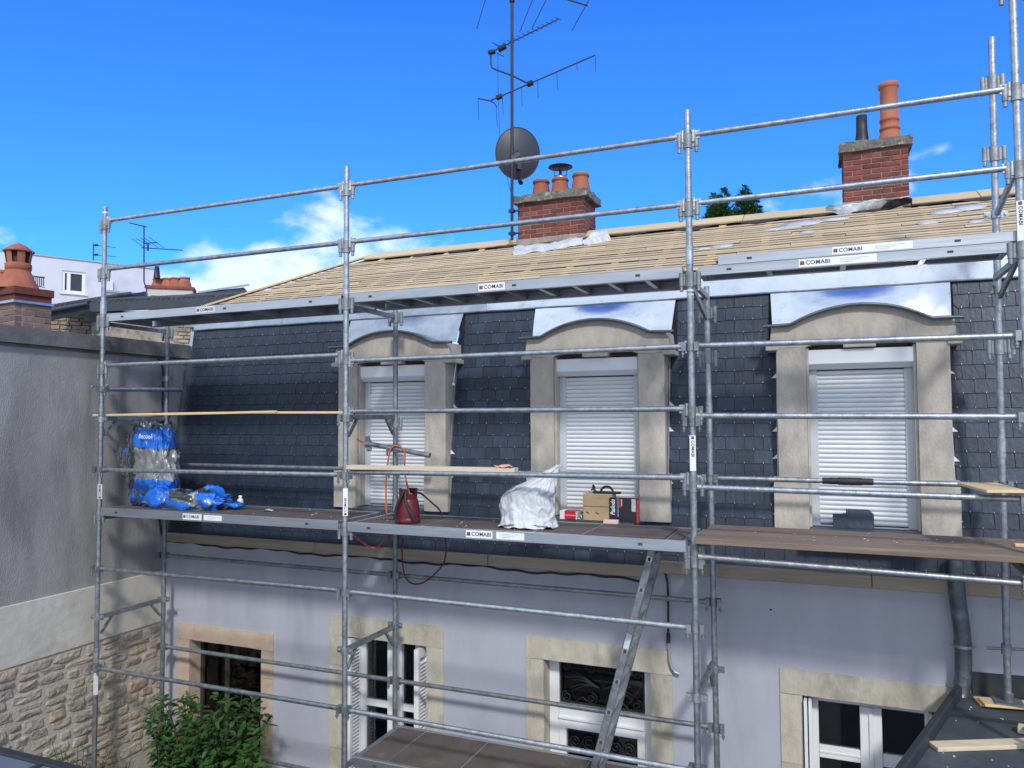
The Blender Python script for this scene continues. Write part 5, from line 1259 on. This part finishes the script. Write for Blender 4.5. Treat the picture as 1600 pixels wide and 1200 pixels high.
# dark panel tilted on the roof to the right
sp = thing('roof_panel', 'dark sloping roof panel behind the first scaffold rail', 'roof', tuple(at(320, 465, 14.6)))
a, b, c, d = at(241, 467, 14.4), at(392, 463, 15.2), at(381, 449, 15.6), at(312, 457, 15.0)
MB()._add([a, b, c, d, a+Vector((0, .12, -.08)), b+Vector((0, .12, -.08)), c+Vector((0, .12, -.08)), d+Vector((0, .12, -.08))], [(0, 1, 2, 3), (7, 6, 5, 4), (0, 4, 5, 1), (1, 5, 6, 2), (2, 6, 7, 3), (3, 7, 4, 0)], False).build('panel', 'fascia_dark', sp)
MB().bar(at(310, 457, 15.0), at(389, 445, 15.6), .06, .035).build('capping', 'zinc_worn', sp)
wallquad(MB(), at(236, 470, 14.6), at(396, 470, 15.6), .4, 5.0, at(300, 466, 15).z).build('wall', 'far_stone', sp)

# chimney with a row of pots
fp = thing('pots_chimney', 'pale chimney with four clay pots and a black pipe at left', 'chimney', tuple(at(265, 470, 18)))
a, b = at(229, 455, 18), at(301, 455, 18.3); zt2 = at(265, 452, 18.15).z; zm2 = at(265, 447, 18.15).z
wallquad(MB(), a, b, .45, 5.5, zt2).build('stack', 'far_cream', fp)
dd = Vector((b.x-a.x, b.y-a.y, 0)).normalized()
wallquad(MB(), a-dd*.04-Vector((-dd.y, dd.x, 0))*.04, b+dd*.04-Vector((-dd.y, dd.x, 0))*.04, .53, zt2+.001, zm2).build('cap', 'brick_red', fp, .01)
for k, u in enumerate((245, 260, 272, 287)):
    p = at(u, 447, 18.2); p = Vector((p.x, p.y, zm2))+Vector((-dd.y, dd.x, 0))*.2; hh = at(u, 433-k*.7, 18.2).z-zm2
    MB().lathe([(.17, 0), (.155, hh*.2), (.115, hh*.75), (.11, hh*.8), (.125, hh*.82), (.125, hh*.97), (.1, hh), (.08, hh)], (p.x, p.y, p.z), 16).build('pot', 'terracotta', fp, recalc=False)
p = at(245, 435, 18.2); MB().lathe([(.08, 0), (.05, .29), (.04, .29)], (p.x, p.y, p.z), 10).build('flue_pipe', 'black_metal', fp)

# white modern building far behind
wbd = thing('white_building', 'flat-roofed white building with one square window at far left', 'building', tuple(at(130, 520, 33)))
A_, B_ = at(46, 398, 32), at(246, 421, 35.3); zr = A_.z; Lb_ = Vector((B_.x-A_.x, B_.y-A_.y, 0)); ln = Lb_.length; dx_ = Lb_.normalized(); nb = Vector((-dx_.y, dx_.x, 0))
def fpnt(u, v):     # point on that facade
    r_ = ray(u, v); n_ = nb; t_ = (Vector((A_.x, A_.y, 0))-Vector((CAM.x, CAM.y, 0))).dot(n_)/Vector((r_.x, r_.y, 0)).dot(n_); return CAM+r_*t_
w0, w1 = fpnt(97, 422), fpnt(133, 460)
s0 = (Vector((w0.x-A_.x, w0.y-A_.y, 0))).dot(dx_); s1 = (Vector((w1.x-A_.x, w1.y-A_.y, 0))).dot(dx_); zw1, zw0 = w0.z, w1.z
def seg(m, a, b, z0, z1, th=6.0, back=0.0): wallquad(m, Vector((A_.x, A_.y, 0))+dx_*a+nb*back, Vector((A_.x, A_.y, 0))+dx_*b+nb*back, th, z0, z1)
m = MB(); seg(m, 0, s0, 0, zr); seg(m, s1, ln, 0, zr); seg(m, s0, s1, 0, zw0); seg(m, s0, s1, zw1, zr); seg(m, s0, s1, zw0, zw1, 2, .5); wb = m.build('wall', 'far_white', wbd)
m = MB(); seg(m, -.05, ln+.05, zr, zr+.05, 6.1, -.05); m.build('parapet_cap', 'lead_strip', wbd)
m = MB(); seg(m, s0, s0+.12, zw0, zw1, .1, .05); seg(m, s1-.12, s1, zw0, zw1, .1, .05); seg(m, s0+.12, s1-.12, zw0, zw0+.12, .1, .05); seg(m, s0+.12, s1-.12, zw1-.1, zw1, .1, .05); seg(m, s0+.2, s0+.34, zw0+.12, zw1-.1, .1, .06); wf = m.build('window', 'pvc_white', wbd)
m = MB(); seg(m, s0+.12, s1-.12, zw0+.12, zw1-.1, .02, .1); m.build('pane', 'dish_grey', wf)
m = MB(); seg(m, s0-.08, s1+.08, zw0-.06, zw0, .2, -.08); m.build('sill', 'pvc_white', wf)
m = MB(); a = fpnt(171, 440); sa2 = (Vector((a.x-A_.x, a.y-A_.y, 0))).dot(dx_); seg(m, sa2, sa2+.12, fpnt(171, 462).z, fpnt(171, 438).z, .1, -.12); m.build('rain_pipe', 'pvc_white', wbd)
m = MB(); seg(m, sa2-.2, ln+2.5, 0, fpnt(200, 464).z, .8, -.9); m.build('lower_block', 'far_white', wbd); m = MB(); seg(m, sa2-.3, ln+2.6, fpnt(200, 464).z, fpnt(200, 464).z+.08, 1.0, -1.0); m.build('ledge', 'lead_strip', wbd)
# left return of that building with a railing
C_ = at(0, 394, 33.5)
m = MB(); wallquad(m, Vector((A_.x, A_.y, 0))+nb*.05-dx_*8, Vector((A_.x, A_.y, 0))+nb*.05-dx_*.01, 5, 0, zr-.03); m.build('side_wing', 'far_white', wbd)
m = MB()
for k in range(9): p = at(44+3*k, 432, 20); m.tube(p, at(44+3*k, 447, 20), .012, 5)
m.tube(at(40, 430, 20), at(70, 434, 20), .018, 5).tube(at(40, 445, 20), at(70, 449, 20), .012, 5)
rl = m.build('balcony_railing', 'black_metal', None); tag(rl, 'thin dark railing behind the terracotta cowl', 'railing')

# thin aerials against the sky at left
a1 = thing('rooftop_aerial', 'thin rooftop aerial with comb elements left of the second post', 'antenna', tuple(at(228, 470, 16)))
MB().path([at(230, 470, 16), at(229, 452, 16), at(225, 440, 16), at(225, 352, 16)], .014, 6).build('mast', 'antenna_metal', a1)
MB().tube(at(202, 348, 15.9), at(229, 355, 16.1), .013, 6).build('top_arm', 'antenna_metal', a1)
ba, bb_ = at(222, 387, 16), at(285, 391, 17); bo = MB().tube(ba, bb_, .011, 6).tube(at(226, 380, 16), at(246, 379, 16.4), .010, 6).build('aerial_boom', 'antenna_metal', a1)
m = MB()
for (u0_, v0_, u1_, v1_) in ((206, 373, 224, 386), (213, 373, 231, 383), (219, 372, 236, 383), (226, 372, 247, 387), (233, 371, 256, 387)): MB().tube(at(u0_, v0_, 15.8), at(u1_, v1_, 16.3), .006, 5).build('element', 'antenna_metal', bo)
MB().tube(at(231, 392, 16), at(231, 381, 16), .02, 6).build('clamp', 'antenna_metal', bo)
a2 = thing('rooftop_aerial', 'faint small aerial on the white building beside the first post', 'antenna', tuple(at(146, 405, 30)))
MB().tube(at(146, 407, 32.2), at(146, 381, 32.2), .022, 6).build('mast', 'antenna_metal', a2)
MB().tube(at(145, 382, 32.2), at(181, 387, 33), .014, 6).tube(at(148, 383, 32.2), at(153, 383, 32.2), .05, 6).build('element', 'antenna_metal', a2)
MB().tube(at(145, 398, 32.2), at(181, 401, 33), .014, 6).tube(at(148, 398, 32.2), at(153, 398, 32.2), .05, 6).build('element', 'antenna_metal', a2)

# ------------------------------------------------------------------ tree beyond the ridge
def leaves(m, pts, l0, l1, wid=.5, droop=.3, rnd=random):
    for p, dirv in pts:
        l = rnd.uniform(l0, l1); d = Vector(dirv).normalized(); d = (d+Vector((rnd.uniform(-.6, .6), rnd.uniform(-.6, .6), rnd.uniform(-.6, .4)-droop))).normalized()
        s = d.cross(Vector((rnd.uniform(-.3, .3), rnd.uniform(-.3, .3), 1))).normalized()*l*wid*.5; n_ = s.cross(d).normalized()
        p = Vector(p); c1 = p+d*l*.35; c2 = p+d*l*.7
        m._add([p, c1+s*.9+n_*l*.05, c1-n_*l*.03, c1-s*.9+n_*l*.05, c2+s*.75+n_*l*.04-Vector((0, 0, l*.05)), c2-n_*l*.03-Vector((0, 0, l*.05)), c2-s*.75+n_*l*.04-Vector((0, 0, l*.05)), p+d*l-Vector((0, 0, l*.14))],
               [(0, 1, 2), (0, 2, 3), (1, 4, 5, 2), (2, 5, 6, 3), (4, 7, 5), (5, 7, 6)], True)
tr = thing('tree', 'green tree showing above the ridge between the chimneys', 'tree', tuple(Vector((at(1145, 345, 25).x, at(1145, 345, 25).y, 0))))
base = at(1145, 400, 25); bz = Vector((base.x, base.y, 0))
mt = MB().path([bz, bz+Vector((.1, 0, 4)), bz+Vector((0, .1, 8)), bz+Vector((0, 0, 11.2))], [.28, .22, .16, .05], 10)
random.seed(31); m = MB(); L_ = []
for (u, v, rx_, rz_, n_) in ((1122, 335, .35, .55, 620), (1112, 352, .35, .5, 420), (1140, 352, .5, .6, 500), (1168, 330, .42, .55, 680), (1180, 345, .28, .4, 300), (1163, 306, .14, .34, 110), (1132, 306, .10, .28, 60), (1116, 311, .10, .22, 45), (1150, 372, .8, .7, 500)):
    c = at(u, v, 25); mt.path([bz+Vector((0, 0, 9.2)), bz.lerp(c, .6)+Vector((0, 0, 9.2-bz.lerp(c, .6).z)).lerp(Vector((0, 0, 0)), .5) if False else Vector((bz.x*.4+c.x*.6, bz.y*.4+c.y*.6, 10.0)), c], [.08, .05, .012], 6)
    for k in range(int(n_*1.9)):
        q = Vector((random.gauss(0, 1), random.gauss(0, 1), random.gauss(0, 1))); q = q.normalized()*random.random()**.5
        L_.append((c+Vector((q.x*rx_, q.y*rx_, q.z*rz_)), (q.x, q.y, q.z+.2)))
leaves(m, L_, .10, .19, .5, .15); m.build('crown', 'leaf_tree', tr, recalc=False); mt.build('trunk', 'bark', tr)

# ================================================================== PLANTS AT THE FOOT OF THE WALL
def shrub(name, label, base, tips, nleaf, l0, l1, material, seed, wid=.48):
    random.seed(seed); t = thing(name, label, 'shrub', base); st_ = MB(); lf = MB(); L_ = []
    for tip in tips:
        tip = Vector(tip); b0 = Vector(base)+Vector((random.uniform(-.15, .15), random.uniform(-.1, .1), 0)); mid = b0.lerp(tip, .55)+Vector((random.uniform(-.1, .1), random.uniform(-.08, .08), .12))
        pts = [b0, b0.lerp(mid, .5), mid, mid.lerp(tip, .5)+Vector((0, 0, .03)), tip]; st_.path(pts, [.012, .010, .007, .005, .002], 6)
        for k in range(nleaf):
            f = random.uniform(.45, 1.0)**.7; p = pts[2].lerp(pts[4], (f-.5)*2) if f > .5 else pts[0].lerp(pts[2], f*2)
            a = random.uniform(0, 6.283); L_.append((p+Vector((math.cos(a)*.02, math.sin(a)*.02, random.uniform(-.02, .02))), (math.cos(a), math.sin(a)*.9-.25, random.uniform(-.1, .7))))
    leaves(lf, L_, l0, l1, wid, .1)
    lf.m = [(1 if ((i//6)*7919) % 10 < 3 else 0) for i in range(len(lf.f))]; lf.build('foliage', [material, 'leaf_light'], t, recalc=False); st_.build('stem', 'bark', t)
random.seed(2)
tips = []
for k in range(46):
    u = random.uniform(232, 408); v = 1084+random.uniform(0, 110)+(18 if 300 < u < 318 else 0); Y = random.uniform(.30, .68)
    tips.append(tuple(onY(u, v, Y)))
for (u, v, Y) in ((232, 1098, .35), (252, 1092, .5), (262, 1100, .6), (298, 1086, .5), (310, 1090, .4), (345, 1085, .5), (360, 1080, .55), (378, 1083, .5), (395, 1090, .5), (412, 1105, .5), (418, 1120, .45), (400, 1150, .4), (385, 1190, .3), (240, 1130, .3), (260, 1180, .35)): tips.append(tuple(onY(u, v, Y)))
shrub('shrub', 'broad-leaved green shrub growing before the leftmost window', (.75, .55, 0), tips, 30, .075, .135, 'leaf', 4)
tips = [tuple(onX(u, v, WX+random.uniform(.08, .2))) for u, v in ((82, 1162), (95, 1172), (104, 1178), (122, 1166), (132, 1160), (138, 1172), (150, 1178), (170, 1172), (176, 1168), (182, 1180), (200, 1190), (205, 1182), (110, 1190), (90, 1190), (160, 1192))]
shrub('shrub', 'low sparse shrub with small leaves at the foot of the rubble wall', (WX+.25, -.1, 0), tips, 16, .03, .05, 'leaf_light', 6, .55)

# ================================================================== LOW ROOFS IN FRONT
lr = thing('flat_roof', 'dark membrane flat roof of the annexe at lower right', 'roof', (8.6, .2, 0))
ed = [(7.80, WY-.002), (7.04, -1.30), (6.9, -1.75), (12, -1.75), (12, WY-.002)]
MB().prismz(ed, 2.45, 2.752).build('membrane', 'membrane', lr)
MB().bar((7.80, WY, 2.785), (6.9, -1.75, 2.785), .05, .10).build('kerb', 'membrane_edge', lr, .01)
MB().bar((7.86, WY-.012, 2.83), (12, WY-.012, 2.93), .025, .16).build('upstand', 'membrane_edge', lr, .004)
for (p, q) in (((7.62, .52), (12, .62)), ((7.2, -.62), (12, -.5))): MB().bar((p[0], p[1], 2.7545), (q[0], q[1], 2.7545), .06, .005).build('seam', 'membrane_edge', lr)
MB().prismz([(7.86, 1.65-.6), (6.97, -1.74), (11.9, -1.74), (11.9, 1.05)], 0, 2.45).build('annexe_wall', 'render_lavender', lr)
MB().tube((7.755, .90, 2.7525), (7.755, .90, 2.7565), .06, 14).build('outlet', 'underlay_dark', lr)
plank('timber_pad', 'pale timber pad under the scaffold base jack, lower one', 'timber', (7.86, .86, 2.763), (8.36, .93, 2.763), .16, .02, 'new_wood', group='timber pads under the base jack')
plank('timber_pad', 'pale timber pad under the scaffold base jack, upper one', 'timber', (7.88, .80, 2.7825), (8.40, .88, 2.7825), .15, .018, 'new_wood', group='timber pads under the base jack')
plank('roof_batten', 'mottled timber batten lying across the dark flat roof', 'batten', (7.47, -.12, 2.7665), (8.25, .26, 2.7665), .105, .026, 'pale_wood')
plank('roof_batten', 'second timber piece at the right edge of the flat roof', 'batten', (8.02, .38, 2.775), (8.5, .25, 2.775), .09, .04, 'pale_wood')
plank('metal_bracket', 'small galvanised plate on the timber at the right edge', 'plate', (8.035, .30, 2.80), (8.4, .28, 2.80), .06, .01, 'galvanised')
random.seed(8); m = MB()
for k in range(40):
    x = random.uniform(7.5, 8.3); y = random.uniform(-.6, 1.0)
    if x < 7.86+(y-1.08)*.32: continue
    s = random.uniform(.003, .012); m.box(x, x+s, y, y+s, 2.7525, 2.7525+s*.5)
o = m.build('roof_grit', 'debris', None); o['kind'] = 'stuff'; tag(o, 'scattered pale grit on the dark flat roof', 'grit')
# roof corner at lower left
ll = thing('lean_to_roof', 'blue-grey lean-to roof corner in the bottom left', 'roof', (2, -3.2, 0))
MB().box(-.2, 4.2, -4.4, -2.42, 2.70, 2.785).build('sheet', 'roof_slab', ll)
MB().box(-.25, 4.2, -2.42, -2.355, 2.66, 2.80).build('edge_trim', 'membrane_edge', ll, .006)
for xx in (2.55, 1.75, .95): MB().bar((xx+.0, -4.4, 2.79), (xx, -2.43, 2.79), .03, .02).build('glazing_bar', 'membrane_edge', ll)
MB().box(-.1, 4.1, -4.3, -2.5, 0, 2.69).build('lean_to_wall', 'render_cream', ll)
